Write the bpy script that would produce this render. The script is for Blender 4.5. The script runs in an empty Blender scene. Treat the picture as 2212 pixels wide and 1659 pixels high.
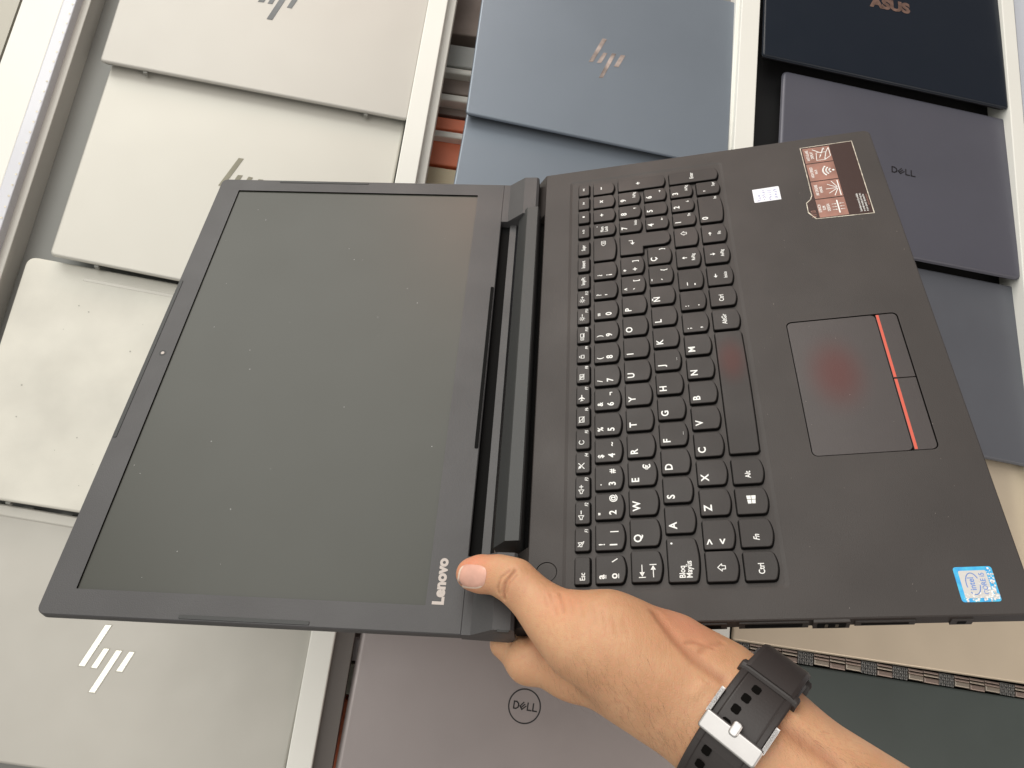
import bpy, bmesh, math, random
import numpy as np
from mathutils import Matrix, Vector, noise
random.seed(4)
S = bpy.context.scene
COL = S.collection

# ------------------------------------------------------------------ camera
FPX = 1700.0                      # focal length in units of a 2212 px wide frame
CAM_H = 0.750
camrot = Matrix(((0.98025283, 0.16051269, 0.11549919),
                 (0.12467871, -0.9550196, 0.26905906),
                 (0.15349139, -0.24934561, -0.95617319)))      # rows: world axes seen from the camera (x right, y down, z forward)
CW = Vector((0, 0, CAM_H))
cd = bpy.data.cameras.new('camera'); cam = bpy.data.objects.new('camera', cd); COL.objects.link(cam)
cd.sensor_fit = 'HORIZONTAL'; cd.sensor_width = 36.0; cd.lens = 36.0 * FPX / 2212.0
cd.clip_start = 0.01; cd.clip_end = 60
m = (camrot @ Matrix(((1, 0, 0), (0, -1, 0), (0, 0, -1)))).to_4x4(); m.translation = CW
cam.matrix_world = m
S.camera = cam

# ------------------------------------------------------------------ light
w = bpy.data.worlds.new('World'); S.world = w; w.use_nodes = True
nt = w.node_tree; bg = nt.nodes['Background']
tc = nt.nodes.new('ShaderNodeTexCoord'); dotn = nt.nodes.new('ShaderNodeVectorMath'); dotn.operation = 'DOT_PRODUCT'
dotn.inputs[1].default_value = (-0.90, -0.15, 0.32)
nt.links.new(tc.outputs['Generated'], dotn.inputs[0])
rp = nt.nodes.new('ShaderNodeValToRGB'); mr = nt.nodes.new('ShaderNodeMapRange')
mr.inputs['From Min'].default_value = -1; mr.inputs['From Max'].default_value = 1
nt.links.new(dotn.outputs['Value'], mr.inputs['Value']); nt.links.new(mr.outputs['Result'], rp.inputs['Fac'])
e = rp.color_ramp.elements
e[0].position = 0.15; e[0].color = (0.16, 0.115, 0.10, 1)
e[1].position = 0.95; e[1].color = (0.92, 0.92, 0.86, 1)
x = e.new(0.50); x.color = (0.40, 0.37, 0.355, 1)
nt.links.new(rp.outputs['Color'], bg.inputs['Color']); bg.inputs['Strength'].default_value = 0.85

def area(name, loc, target, size, power, color=(1, 1, 1), sy=None):
    l = bpy.data.lights.new(name, 'AREA'); l.energy = power; l.color = color
    l.shape = 'RECTANGLE'; l.size = size; l.size_y = sy or size
    o = bpy.data.objects.new(name, l); COL.objects.link(o); o.location = loc
    o.rotation_euler = (Vector(target) - Vector(loc)).to_track_quat('-Z', 'Y').to_euler()
    return o
area('shop_window_light', (-1.3, 2.5, 1.5), (-0.1, 0.2, 0.1), 2.2, 60, (1.0, 0.99, 0.93))
area('ceiling_panel_light', (-0.9, 0.5, 2.4), (0, 0.2, 0), 1.9, 24, (1.0, 0.97, 0.92))
area('added_screen_tint', (-0.34, 1.85, 0.62), (0.03, 0.32, 0.16), 0.34, 1.6, (1.0, 0.36, 0.16))  # added reddish light, gives the screen its warm reflection; no known lamp
area('side_shop_light', (1.7, -0.9, 1.9), (0.3, 0.1, 0.1), 1.2, 12, (1.0, 0.90, 0.80))
S.view_settings.view_transform = 'Standard'; S.view_settings.look = 'None'
S.view_settings.gamma = 1.0; S.view_settings.exposure = -0.04
S.view_settings.use_curve_mapping = False

# ------------------------------------------------------------------ helpers
def tag(o, label=None, cat=None, group=None, kind=None):
    if label: o['label'] = label
    if cat: o['category'] = cat
    if group: o['group'] = group
    if kind: o['kind'] = kind
    return o

def ray(px, py):
    return camrot @ Vector(((px - 1106) / FPX, (py - 829.5) / FPX, 1.0))
def at(px, py, z=0.0):
    d = ray(px, py); return CW + d * ((z - CAM_H) / d.z)
def deep(px, py, depth):                       # depth along the view axis, metres
    return CW + ray(px, py) * depth
def on(px, py, P0, n):
    d = ray(px, py); return CW + d * ((P0 - CW).dot(n) / d.dot(n))

def empty(name, loc, mat=None):
    o = bpy.data.objects.new(name, None); COL.objects.link(o); o.empty_display_size = 0.02
    if mat is not None: o.matrix_world = mat
    else: o.location = loc
    return o

def mk(name, V, Fc, mats, parent=None, smooth=False, mi=None, world=False, origin=None):
    """world: V is in world space; the object is placed at its parent's frame"""
    me = bpy.data.meshes.new(name)
    if not isinstance(mats, (list, tuple)): mats = [mats]
    V = [Vector(v) for v in V]
    if world and parent is not None:
        inv = parent.matrix_world.inverted(); V = [inv @ v for v in V]
    o_loc = None
    if parent is None:
        c = Vector(origin) if origin is not None else Vector((sum(v.x for v in V), sum(v.y for v in V), sum(v.z for v in V))) / len(V)
        V = [v - c for v in V]; o_loc = c
    me.from_pydata([tuple(v) for v in V], [], Fc)
    for mm in mats: me.materials.append(mm)
    if mi: me.polygons.foreach_set('material_index', mi)
    if smooth: me.polygons.foreach_set('use_smooth', [True] * len(me.polygons))
    me.update()
    o = bpy.data.objects.new(name, me); COL.objects.link(o)
    if parent: o.parent = parent
    if o_loc is not None: o.location = o_loc
    return o

class MB:
    def __init__(s): s.V = []; s.F = []; s.M = []; s.xf = None
    def add(s, V, F, m=0):
        k = len(s.V)
        s.V += [s.xf(Vector(v)) if s.xf else Vector(v) for v in V]
        s.F += [[i + k for i in f] for f in F]; s.M += [m] * len(F)
    def prism(s, out, z0, z1, m=0, bt=0.0, bb=0.0, seg=2, cap=True, mtop=None):
        """outline CCW in local xy, from z0 up to z1, rounded top (bt) and bottom (bb) edges"""
        n = len(out); rings = []
        if bb > 0:
            for k in range(seg + 1):
                a = math.pi / 2 * k / seg
                rings.append((inset(out, bb * (1 - math.sin(a))), z0 + bb * (1 - math.cos(a))))
        else: rings.append((out, z0))
        if bt > 0:
            for k in range(seg + 1):
                a = math.pi / 2 * k / seg
                rings.append((inset(out, bt * (1 - math.cos(a))), z1 - bt * (1 - math.sin(a))))
        else: rings.append((out, z1))
        V = [(p[0], p[1], z) for r, z in rings for p in r]; F = []
        for j in range(len(rings) - 1):
            for i in range(n):
                F.append([j * n + i, j * n + (i + 1) % n, (j + 1) * n + (i + 1) % n, (j + 1) * n + i])
        k0 = len(F)
        if cap: F += [list(range(n))[::-1], [(len(rings) - 1) * n + i for i in range(n)]]
        base = len(s.M); s.add(V, F, m)
        if cap and mtop is not None: s.M[-1] = mtop
    def box(s, x0, x1, y0, y1, z0, z1, m=0, b=0):
        s.prism([(x0, y0), (x1, y0), (x1, y1), (x0, y1)], z0, z1, m, b, b)
    def stroke(s, pts, wd, z=0.0, m=0, closed=False):
        P = list(pts) + ([pts[0]] if closed else [])
        for a, b in zip(P[:-1], P[1:]):
            dx, dy = b[0] - a[0], b[1] - a[1]; L = math.hypot(dx, dy)
            if L < 1e-9: continue
            dx, dy = dx / L * wd / 2, dy / L * wd / 2; e2 = 0.6
            s.add([(a[0] - dy - dx * e2, a[1] + dx - dy * e2, z), (a[0] + dy - dx * e2, a[1] - dx - dy * e2, z),
                   (b[0] + dy + dx * e2, b[1] - dx + dy * e2, z), (b[0] - dy + dx * e2, b[1] + dx + dy * e2, z)], [[0, 1, 2, 3]], m)
    def poly(s, pts, z=0.0, m=0):
        s.add([(p[0], p[1], z) for p in pts], [list(range(len(pts)))], m)
    def text(s, txt, x, y, h, z=0.0, m=0, bold=0.0, cond=1.0, shear=0.0, align='L', track=0.0):
        V, F, wd = glyphs(txt, bold, shear)
        ox = x - (wd * h * cond if align == 'R' else wd * h * cond / 2 if align == 'C' else 0)
        s.add([(ox + v[0] * h * cond, y + v[1] * h, z) for v in V], F, m)
        return wd * h * cond
    def build(s, name, mats, parent=None, smooth=False, **k):
        return mk(name, s.V, s.F, mats, parent, smooth, s.M, **k)

def inset(out, d):
    if abs(d) < 1e-9: return out
    n = len(out); r = []
    for i in range(n):
        a, b, c = out[i - 1], out[i], out[(i + 1) % n]
        e1 = (b[0] - a[0], b[1] - a[1]); e2 = (c[0] - b[0], c[1] - b[1])
        l1 = math.hypot(*e1) or 1e-9; l2 = math.hypot(*e2) or 1e-9
        n1 = (-e1[1] / l1, e1[0] / l1); n2 = (-e2[1] / l2, e2[0] / l2)
        k = 1 + n1[0] * n2[0] + n1[1] * n2[1]; k = max(k, 0.35)
        r.append((b[0] + (n1[0] + n2[0]) / k * d, b[1] + (n1[1] + n2[1]) / k * d))
    return r

def rrect(x0, x1, y0, y1, r, seg=5):
    """CCW rounded rectangle; r may be a tuple for (BL, BR, TR, TL)"""
    if not isinstance(r, (tuple, list)): r = (r,) * 4
    P = []
    for (cx, cy, a0, rr) in ((x0 + r[0], y0 + r[0], 180, r[0]), (x1 - r[1], y0 + r[1], 270, r[1]), (x1 - r[2], y1 - r[2], 0, r[2]), (x0 + r[3], y1 - r[3], 90, r[3])):
        for k in range(seg + 1):
            a = math.radians(a0 + 90 * k / seg); P.append((cx + rr * math.cos(a), cy + rr * math.sin(a)))
    return P
def circle(cx, cy, r, n=40):
    return [(cx + r * math.cos(2 * math.pi * k / n), cy + r * math.sin(2 * math.pi * k / n)) for k in range(n)]

_gc = {}
def glyphs(txt, bold, shear):
    """text as a flat mesh; unit = capital height; returns verts, faces, width"""
    key = (txt, bold, shear)
    if key in _gc: return _gc[key]
    cu = bpy.data.curves.new('t', 'FONT'); cu.body = txt; cu.resolution_u = 3; cu.offset = bold; cu.shear = shear
    o = bpy.data.objects.new('t', cu); COL.objects.link(o)
    dg = bpy.context.evaluated_depsgraph_get(); dg.update()
    me = o.evaluated_get(dg).to_mesh()
    cap = 0.729 / 1.2
    V = [(v.co.x / cap, v.co.y / cap) for v in me.vertices]; F = []
    for p in me.polygons:
        f = list(p.vertices)
        if p.normal.z < 0: f.reverse()
        F.append(f)
    o.to_mesh_clear(); bpy.data.objects.remove(o); bpy.data.curves.remove(cu)
    if not V: V, F = [(0, 0)], []
    x0 = min(v[0] for v in V); x1 = max(v[0] for v in V)
    V = [(a - x0, b) for a, b in V]
    _gc[key] = (V, F, x1 - x0); return _gc[key]

def plate(outer, holes, z, mat_i, mb):
    """flat face with holes, added to MB"""
    bm = bmesh.new(); eds = []
    for loop in [outer] + holes:
        vs = [bm.verts.new((p[0], p[1], z)) for p in loop]
        for i in range(len(vs)): eds.append(bm.edges.new((vs[i], vs[(i + 1) % len(vs)])))
    bmesh.ops.triangle_fill(bm, use_beauty=True, use_dissolve=False, edges=eds, normal=(0, 0, 1))
    bm.verts.index_update(); bm.normal_update()
    V = [tuple(v.co) for v in bm.verts]
    F = [[v.index for v in (f.verts if f.normal.z > 0 else reversed(f.verts))] for f in bm.faces]
    bm.free(); mb.add(V, F, mat_i)
def skirt(mb, la, za, lb, zb, m=0):
    n = len(la)
    mb.add([(p[0], p[1], za) for p in la] + [(p[0], p[1], zb) for p in lb],
           [[i, (i + 1) % n, n + (i + 1) % n, n + i] for i in range(n)], m)

# ------------------------------------------------------------------ materials
def mat(name, color, rough=0.5, metal=0.0, spec=0.5, var=0.0, vscale=30, bump=0.0, bscale=600, smudge=0.0, coat=0.0, sss=0.0, vcol=None, rvar=0.0):
    m = bpy.data.materials.new(name); m.use_nodes = True; t = m.node_tree; b = t.nodes['Principled BSDF']
    b.inputs['Base Color'].default_value = (*color, 1); b.inputs['Roughness'].default_value = rough
    b.inputs['Metallic'].default_value = metal; b.inputs['Specular IOR Level'].default_value = spec
    b.inputs['Coat Weight'].default_value = coat; b.inputs['Coat Roughness'].default_value = 0.15
    g = t.nodes.new('ShaderNodeNewGeometry'); g2 = t.nodes.new('ShaderNodeTexCoord')
    if var > 0:
        n = t.nodes.new('ShaderNodeTexNoise'); n.inputs['Scale'].default_value = vscale; n.inputs['Detail'].default_value = 5
        t.links.new(g2.outputs['Object'], n.inputs['Vector'])
        r = t.nodes.new('ShaderNodeMapRange'); r.inputs['From Min'].default_value = 0.3; r.inputs['From Max'].default_value = 0.7
        t.links.new(n.outputs['Fac'], r.inputs['Value'])
        mx = t.nodes.new('ShaderNodeMix'); mx.data_type = 'RGBA'
        c2 = vcol or tuple(c * (1 - var) for c in color)
        mx.inputs[6].default_value = (*c2, 1); mx.inputs[7].default_value = (*[min(1, c * (1 + var * (0 if vcol else 1))) for c in color], 1)
        t.links.new(r.outputs['Result'], mx.inputs[0]); t.links.new(mx.outputs[2], b.inputs['Base Color'])
    if rvar > 0:
        n = t.nodes.new('ShaderNodeTexNoise'); n.inputs['Scale'].default_value = 22; n.inputs['Detail'].default_value = 6
        t.links.new(g2.outputs['Object'], n.inputs['Vector'])
        r = t.nodes.new('ShaderNodeMapRange'); r.inputs['From Min'].default_value = 0.3; r.inputs['From Max'].default_value = 0.7
        r.inputs['To Min'].default_value = rough - rvar; r.inputs['To Max'].default_value = rough + rvar
        t.links.new(n.outputs['Fac'], r.inputs['Value']); t.links.new(r.outputs['Result'], b.inputs['Roughness'])
    if bump > 0:
        n = t.nodes.new('ShaderNodeTexNoise'); n.inputs['Scale'].default_value = bscale; n.inputs['Detail'].default_value = 3
        t.links.new(g2.outputs['Object'], n.inputs['Vector'])
        bp = t.nodes.new('ShaderNodeBump'); bp.inputs['Strength'].default_value = bump; bp.inputs['Distance'].default_value = 0.0004
        t.links.new(n.outputs['Fac'], bp.inputs['Height']); t.links.new(bp.outputs['Normal'], b.inputs['Normal'])
    return m

M = {}
M['shell'] = mat('black_textured_plastic', (0.046, 0.0395, 0.037), 0.50, spec=0.34, var=0.12, vscale=14, bump=0.35, bscale=1800, rvar=0.05)
M['lid'] = mat('charcoal_plastic', (0.064, 0.062, 0.064), 0.48, spec=0.42, var=0.10, vscale=12, bump=0.3, bscale=1600, rvar=0.05)
M['key'] = mat('key_plastic', (0.031, 0.026, 0.0245), 0.46, spec=0.34, var=0.15, vscale=25, bump=0.2, bscale=2200, rvar=0.06)
M['screen'] = mat('matte_display', (0.044, 0.045, 0.036), 0.34, spec=0.38, var=0.05, vscale=3, rvar=0.012)
M['dark'] = mat('dark_recess', (0.005, 0.005, 0.005), 0.7, spec=0.08)
M['print'] = mat('white_key_print', (0.84, 0.84, 0.82), 0.6)
M['badge'] = mat('silver_grey_print', (0.42, 0.37, 0.34), 0.4, metal=0.2)
M['red'] = mat('red_stripe', (0.62, 0.10, 0.06), 0.5)
M['pad'] = mat('touchpad_plastic', (0.045, 0.036, 0.035), 0.40, var=0.12, vscale=14, bump=0.2, bscale=2000)
def painted_reflection(m, cx, cy, rx, ry, col, amt):  # soft red reflection painted into the base colour
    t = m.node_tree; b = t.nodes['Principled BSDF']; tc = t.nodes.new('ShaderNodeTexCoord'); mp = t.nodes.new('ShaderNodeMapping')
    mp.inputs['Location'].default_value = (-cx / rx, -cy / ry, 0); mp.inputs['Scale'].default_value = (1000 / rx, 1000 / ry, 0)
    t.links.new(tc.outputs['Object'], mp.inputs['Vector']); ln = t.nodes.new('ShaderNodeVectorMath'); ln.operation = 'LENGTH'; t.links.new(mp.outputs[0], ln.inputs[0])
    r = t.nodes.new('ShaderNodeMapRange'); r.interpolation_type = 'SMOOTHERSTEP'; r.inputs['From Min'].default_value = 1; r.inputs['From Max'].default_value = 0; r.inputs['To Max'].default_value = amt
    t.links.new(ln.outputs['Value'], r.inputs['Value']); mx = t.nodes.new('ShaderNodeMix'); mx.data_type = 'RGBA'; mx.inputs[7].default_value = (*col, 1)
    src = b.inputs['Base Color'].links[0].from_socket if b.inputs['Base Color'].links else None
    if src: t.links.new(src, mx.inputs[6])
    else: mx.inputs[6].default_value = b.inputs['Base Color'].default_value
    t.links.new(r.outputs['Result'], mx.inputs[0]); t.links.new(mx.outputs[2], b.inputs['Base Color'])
painted_reflection(M['pad'], 152, -186, 40, 25, (0.070, 0.010, 0.007), .95)
M['space'] = mat('space_bar_plastic', (0.031, 0.026, 0.0245), 0.46, spec=0.34, var=0.15, vscale=25, bump=0.2, bscale=2200, rvar=0.06)
painted_reflection(M['space'], 168, -126, 26, 14, (0.062, 0.012, 0.009), .85)
M['hinge'] = mat('hinge_plastic', (0.034, 0.035, 0.035), 0.45, spec=0.4, bump=0.2, bscale=1500)
M['metal'] = mat('port_metal', (0.35, 0.30, 0.24), 0.35, metal=0.9)
M['paper'] = mat('white_label_paper', (0.82, 0.82, 0.88), 0.5)
M['ink'] = mat('faded_blue_ink', (0.26, 0.26, 0.55), 0.6)
M['film'] = mat('glossy_brown_film', (0.045, 0.022, 0.018), 0.22, coat=0.4)
M['copper'] = mat('copper_print', (0.30, 0.145, 0.11), 0.35, var=0.3, vscale=60)
M['silver_edge'] = mat('worn_sticker_edge', (0.60, 0.55, 0.46), 0.4, metal=0.3, var=0.5, vscale=300)
M['sblue'] = mat('holographic_blue', (0.03, 0.30, 0.72), 0.3, var=0.7, vscale=260, vcol=(0.08, 0.55, 0.80))
M['sgrey'] = mat('sticker_silver', (0.62, 0.60, 0.58), 0.35, metal=0.2)
M['sworn'] = mat('peeled_glitter', (0.85, 0.80, 0.74), 0.4, var=0.5, vscale=900, bump=0.9, bscale=900)
M['stext'] = mat('sticker_blue_print', (0.12, 0.24, 0.60), 0.5)

# =================================================================== the held laptop
Rl = Matrix(((-0.00222188, -0.91727096, -0.39825751),
             (0.93081945, -0.14745, 0.33441538),
             (-0.36547259, -0.3699628, 0.85414127)))
tl = Vector((0.07663855, -0.00941800, 0.31212415))
LM = Rl.to_4x4(); LM.translation = tl
mm_ = 0.001
def L2W(x, y, z): return LM @ Vector((x * mm_, y * mm_, z * mm_))
laptop = empty('laptop', None, LM)
tag(laptop, 'open black laptop held in a hand above the others, screen off, white key legends', 'laptop')
bpy.context.view_layer.update()

class LB(MB):                       # mesh builder in laptop millimetres
    def __init__(s): super().__init__(); s.xf = lambda v: v * mm_
LID_A, LID_Y, LID_Z = 0.198772752, 29.83, -0.93
ca, sa = math.cos(LID_A), math.sin(LID_A)
class LidB(MB):                     # lid frame: x along hinge, y up the lid from the crease, z out of the screen
    def __init__(s):
        super().__init__()
        s.xf = lambda v: Vector((v.x - 4.4, LID_Y + v.y * ca - v.z * sa, LID_Z + v.y * sa + v.z * ca)) * mm_

# --- base shell
W, DEP = 380.0, -250.0
deck_out = rrect(0, W, DEP, 0, (5, 5, 0.8, 0.8), 5)
rec = rrect(16.5, 366.5, -139.5, -20.0, 3, 5); rec_in = rrect(18.5, 364.5, -137.5, -22.0, 2.5, 5)
tp = rrect(94.0, 195.6, -229.5, -162.8, 3.5, 5)
pb = circle(30.2, -11.0, 6.1, 40)
b = LB()
ring1 = inset(deck_out, 0.6)
plate(ring1, [rec, tp, pb], 0, 0, b)
skirt(b, inset(deck_out, 0.0), -0.5, ring1, 0, 0)
side1 = deck_out; side2 = inset(deck_out, -0.15); side3 = inset(deck_out, 0.6); side4 = inset(deck_out, 7.0)
skirt(b, side2, -8.5, side1, -0.5, 0); skirt(b, side3, -9.6, side2, -8.5, 0); skirt(b, side4, -20, side3, -9.6, 0)
b.poly(list(reversed(side4)), -20, 0)
skirt(b, rec_in, -0.45, rec, 0, 0); plate(rec_in, [], -0.45, 0, b)
tpi = inset(tp, 0.55); skirt(b, tp, -1.2, tp, 0, 1); plate(tp, [], -1.2, 1, b)
pbi = inset(pb, 0.35); skirt(b, pb, -1.0, pb, 0, 1); plate(pb, [], -1.0, 1, b)
# sloped rear ends where the lid's hinge ears sit
for x0, x1 in ((0.4, 46), (332, 379.6)):
    P = [(-0.2, -0.1), (8.0, -8.5), (8.0, -19.5), (-7, -19.5)]
    V = [(x0, y, z) for y, z in P] + [(x1, y, z) for y, z in P]
    b.add(V, [[0, 1, 2, 3][::-1], [4, 5, 6, 7]] + [[i, (i + 1) % 4, 4 + (i + 1) % 4, 4 + i] for i in range(4)], 0)
base = b.build('base_shell', [M['shell'], M['dark']], laptop)

b = LB(); b.prism(pbi, -0.9, -0.15, 0, 0.2); pw = b.build('power_button', M['shell'], laptop)
# --- touchpad with its two buttons
b = LB(); pad = rrect(94.6, 195.0, -216.4, -163.4, 3, 5); b.prism(pad, -1.1, -0.25, 0, 0.2); tpad = b.build('touchpad', M['pad'], laptop)
for x0, x1 in ((94.6, 144.4), (145.0, 195.0)):
    b = LB(); b.prism(rrect(x0, x1, -228.9, -216.8, (3 if x0 < 100 else .4, .4 if x0 < 100 else 3, .4, .4), 4), -1.1, -0.25, 0, 0.2)
    tb = b.build('touchpad_button', M['pad'], tpad)
    b = LB(); b.box(x0 + 0.4, x1 - 0.4, -218.6, -217.0, -0.24, -0.12); b.build('red_stripe', M['red'], tpad)

# --- keys -------------------------------------------------------
KT = 2.0                                                # key-top height over the deck
def key_outline(x0, x1, yt, yb, curved):
    """yt = far edge, yb = near edge (towards the user)"""
    if not curved: return rrect(x0, x1, yb, yt, (1.4, 1.4, .8, .8), 3)
    w_ = x1 - x0; bul = min(1.5, 0.085 * w_) if w_ < 40 else 0.5; r = 2.2; P = []
    n = 10
    c0 = (x0 + r, yb + r + bul * 0.8); c1 = (x1 - r, yb + r + bul * 0.8)
    for k in range(4): a = math.radians(180 + 75 * k / 3); P.append((c0[0] + r * math.cos(a), c0[1] + r * math.sin(a)))
    ya = P[-1][1]; xa = P[-1][0]; xb = 2 * (x0 + x1) / 2 - xa
    for k in range(1, n):
        u = k / n; P.append((xa + (xb - xa) * u, ya - (ya - yb) * (1 - (2 * u - 1) ** 2)))
    for k in range(4): a = math.radians(285 + 75 * k / 3); P.append((c1[0] + r * math.cos(a), c1[1] + r * math.sin(a)))
    for cx, a0 in ((x1 - .8, 0), (x0 + .8, 90)):
        for k in range(3): a = math.radians(a0 + 45 * k); P.append((cx + .8 * math.cos(a), yt - .8 + .8 * math.sin(a)))
    return P
WELL_SHADE = []
M['keyside_shade'] = mat('key_side_shade', (0.006, 0.0055, 0.0055), 0.5, spec=0.15)  # darker than the key tops: shade on the sides put into the colour
def key(x0, x1, yt, yb, legend=None, curved=True, out=None, label=None):
    x0 -= .8; x1 -= .8; yt -= .3; yb -= .3
    o = [(a - .8, c - .3) for a, c in out] if out else key_outline(x0, x1, yt, yb, curved)
    b = LB(); b.prism(inset(o, -0.12), -0.40, KT - 0.5, 1, 0, 0); b.prism(o, KT - 0.5, KT, 0, 0.42, 0, 3, cap=True)
    k = b.build('key', [M['key'], M['keyside_shade']], laptop)
    WELL_SHADE.append([(a + .1, c - .1) for a, c in inset(o, -0.75)])
    if legend:
        g = LB(); legend(g, x0, x1, yt, yb)
        if g.F: g.build('key_legend', M['print'], k)
    return k
Z = KT + 0.04
BO = 0.024                                              # letter weight
def arrow(g, cx, cy, ang, s=1.0, shaft=True, wd=0.5):
    ca_, sa_ = math.cos(ang), math.sin(ang)
    R_ = lambda x, y: (cx + (x * ca_ - y * sa_) * s, cy + (x * sa_ + y * ca_) * s)
    g.poly([R_(1.7, 0), R_(0.1, 1.25), R_(0.1, -1.25)], Z)
    if shaft: g.poly([R_(0.12, 0.3), R_(-1.7, 0.3), R_(-1.7, -0.3), R_(0.12, -0.3)], Z)
def hollow_arrow(g, cx, cy):
    P = [(0, 2.4), (2.1, 0.2), (0.95, 0.2), (0.95, -1.6), (-0.95, -1.6), (-0.95, 0.2), (-2.1, 0.2)]
    g.stroke([(cx + a, cy + b_) for a, b_ in P], 0.45, Z, closed=True)
def big(ch, extra=None, cx=None):
    def f(g, x0, x1, yt, yb):
        g.text(ch, x0 + 2.3, yt - 6.0, 3.7, Z, bold=BO)
        if extra == 'euro': g.text('€', x1 - 6.4, yb + 3.6, 3.6, Z, bold=BO)
        if extra == 'bar': g.stroke([(x1 - 9.5, yb + 2.6), (x1 - 7.2, yb + 2.6)], 0.12, Z)
        if extra == 'n': pass
    return f
def two(up, lo, third=None, ux=0, lx=0, uh=2.9, lh=3.5):
    def f(g, x0, x1, yt, yb):
        if up: g.text(up, x0 + 2.7 + ux, yt - 5.0, uh, Z, bold=BO)
        if lo: g.text(lo, x0 + 2.7 + lx, yt - 11.9, lh, Z, bold=BO)
        if third: g.text(third, x1 - 5.6, yt - 11.7, 3.0, Z, bold=BO)
    return f
def small(*lines, x='c', h=2.3, y=None, shear=0.0, lx=2.2):
    def f(g, x0, x1, yt, yb):
        n = len(lines)
        for i, t in enumerate(lines):
            yy = (y if y is not None else -(yt - yb) / 2 - h / 2) + yt + (n - 1) * h * 0.7 - i * h * 1.38
            if x == 'c': g.text(t, (x0 + x1) / 2, yy, h, Z, bold=0.016, cond=.86, align='C', shear=shear)
            else: g.text(t, x0 + lx, yy, h, Z, bold=0.016, cond=.86, shear=shear)
    return f
def fkey(num, icon):
    def f(g, x0, x1, yt, yb):
        g.text('F%d' % num, x1 - 0.8, yb + 0.9, 1.75, Z, bold=0.012, cond=.85, shear=0.25, align='R')
        cx, cy = x0 + 4.6, yt - 3.3
        st = lambda P, w_=0.42, c=False: g.stroke([(cx + a, cy + b_) for a, b_ in P], w_, Z, closed=c)
        spk = [(-2.0, .6), (-1.0, .6), (0.5, 1.6), (0.5, -1.6), (-1.0, -.6), (-2.0, -.6)]
        if icon == 'mute': st(spk, c=True); st([(-2, 1.7), (1.2, -1.7)])
        elif icon == 'vdn': st(spk, c=True); st([(1.5, 0), (3.6, 0)], .5)
        elif icon == 'vup': st(spk, c=True); st([(1.5, 0), (3.6, 0)], .5); st([(2.55, 1.0), (2.55, -1.0)], .5)
        elif icon == 'mic': st([(-1.9, -1.7), (1.9, 1.7)], .5); st([(-1.9, 1.7), (1.9, -1.7)], .5); g.poly(circle(cx - .9, cy + .9, .8, 10), Z + .01)
        elif icon == 'reload': st([(1.5 * math.cos(a), 1.5 * math.sin(a)) for a in [0.7 + k * .5 for k in range(11)]], .5)
        elif icon == 'touch': st([(-2, 1.5), (2, 1.5), (2, -1.5), (-2, -1.5)], c=True); st([(-2.3, 1.8), (2.2, -1.7)]); st([(-2, -.7), (2, -.7)], .3)
        elif icon == 'plane':
            g.poly([(cx - 2.2, cy + .3), (cx + 2.1, cy + .3), (cx + 2.4, cy), (cx + 2.1, cy - .3), (cx - 2.2, cy - .3)], Z)
            g.poly([(cx + .7, cy + .2), (cx - .8, cy + 2), (cx - 1.3, cy + 2), (cx - .6, cy + .2)], Z); g.poly([(cx - .6, cy - .2), (cx - 1.3, cy - 2), (cx - .8, cy - 2), (cx + .7, cy - .2)], Z)
            g.poly([(cx - 1.6, cy + .2), (cx - 2.4, cy + 1), (cx - 2.7, cy + 1), (cx - 2.3, cy - 1), (cx - 2.0, cy - 1)], Z)
        elif icon == 'cam': st([(-2, 1.3), (2, 1.3), (2, -1.3), (-2, -1.3)], c=True); st([(.8 * math.cos(a), .8 * math.sin(a)) for a in [k * .7 for k in range(9)]], .35); st([(-2.4, 1.7), (2.2, -1.6)], .35)
        elif icon == 'lock': st([(-1.3, .4), (1.3, .4), (1.3, -1.4), (-1.3, -1.4)], c=True); st([(-.8, .4), (-.8, 1.3), (0, 1.8), (.8, 1.3), (.8, .4)])
        elif icon == 'disp': st([(-2.4, .9), (-.6, .9), (-.6, -1.1), (-2.4, -1.1)], .35, True); st([(.2, 1.1), (3.2, 1.1), (3.2, -.8), (.2, -.8)], .4, True); st([(-.2, -1.3), (3.6, -1.3)], .4); g.poly(circle(cx - 1.5, cy - .1, .35, 8), Z)
        elif icon in ('bdn', 'bup'):
            st([(.9 * math.cos(a), .9 * math.sin(a)) for a in [k * .7 for k in range(10)]], .4)
            for k in range(8): a = k * math.pi / 4; st([(1.35 * math.cos(a), 1.35 * math.sin(a)), (1.9 * math.cos(a), 1.9 * math.sin(a))], .35)
            st([(2.4, 0), (4.0, 0)], .45)
            if icon == 'bup': st([(3.2, .8), (3.2, -.8)], .45)
    return f
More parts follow.
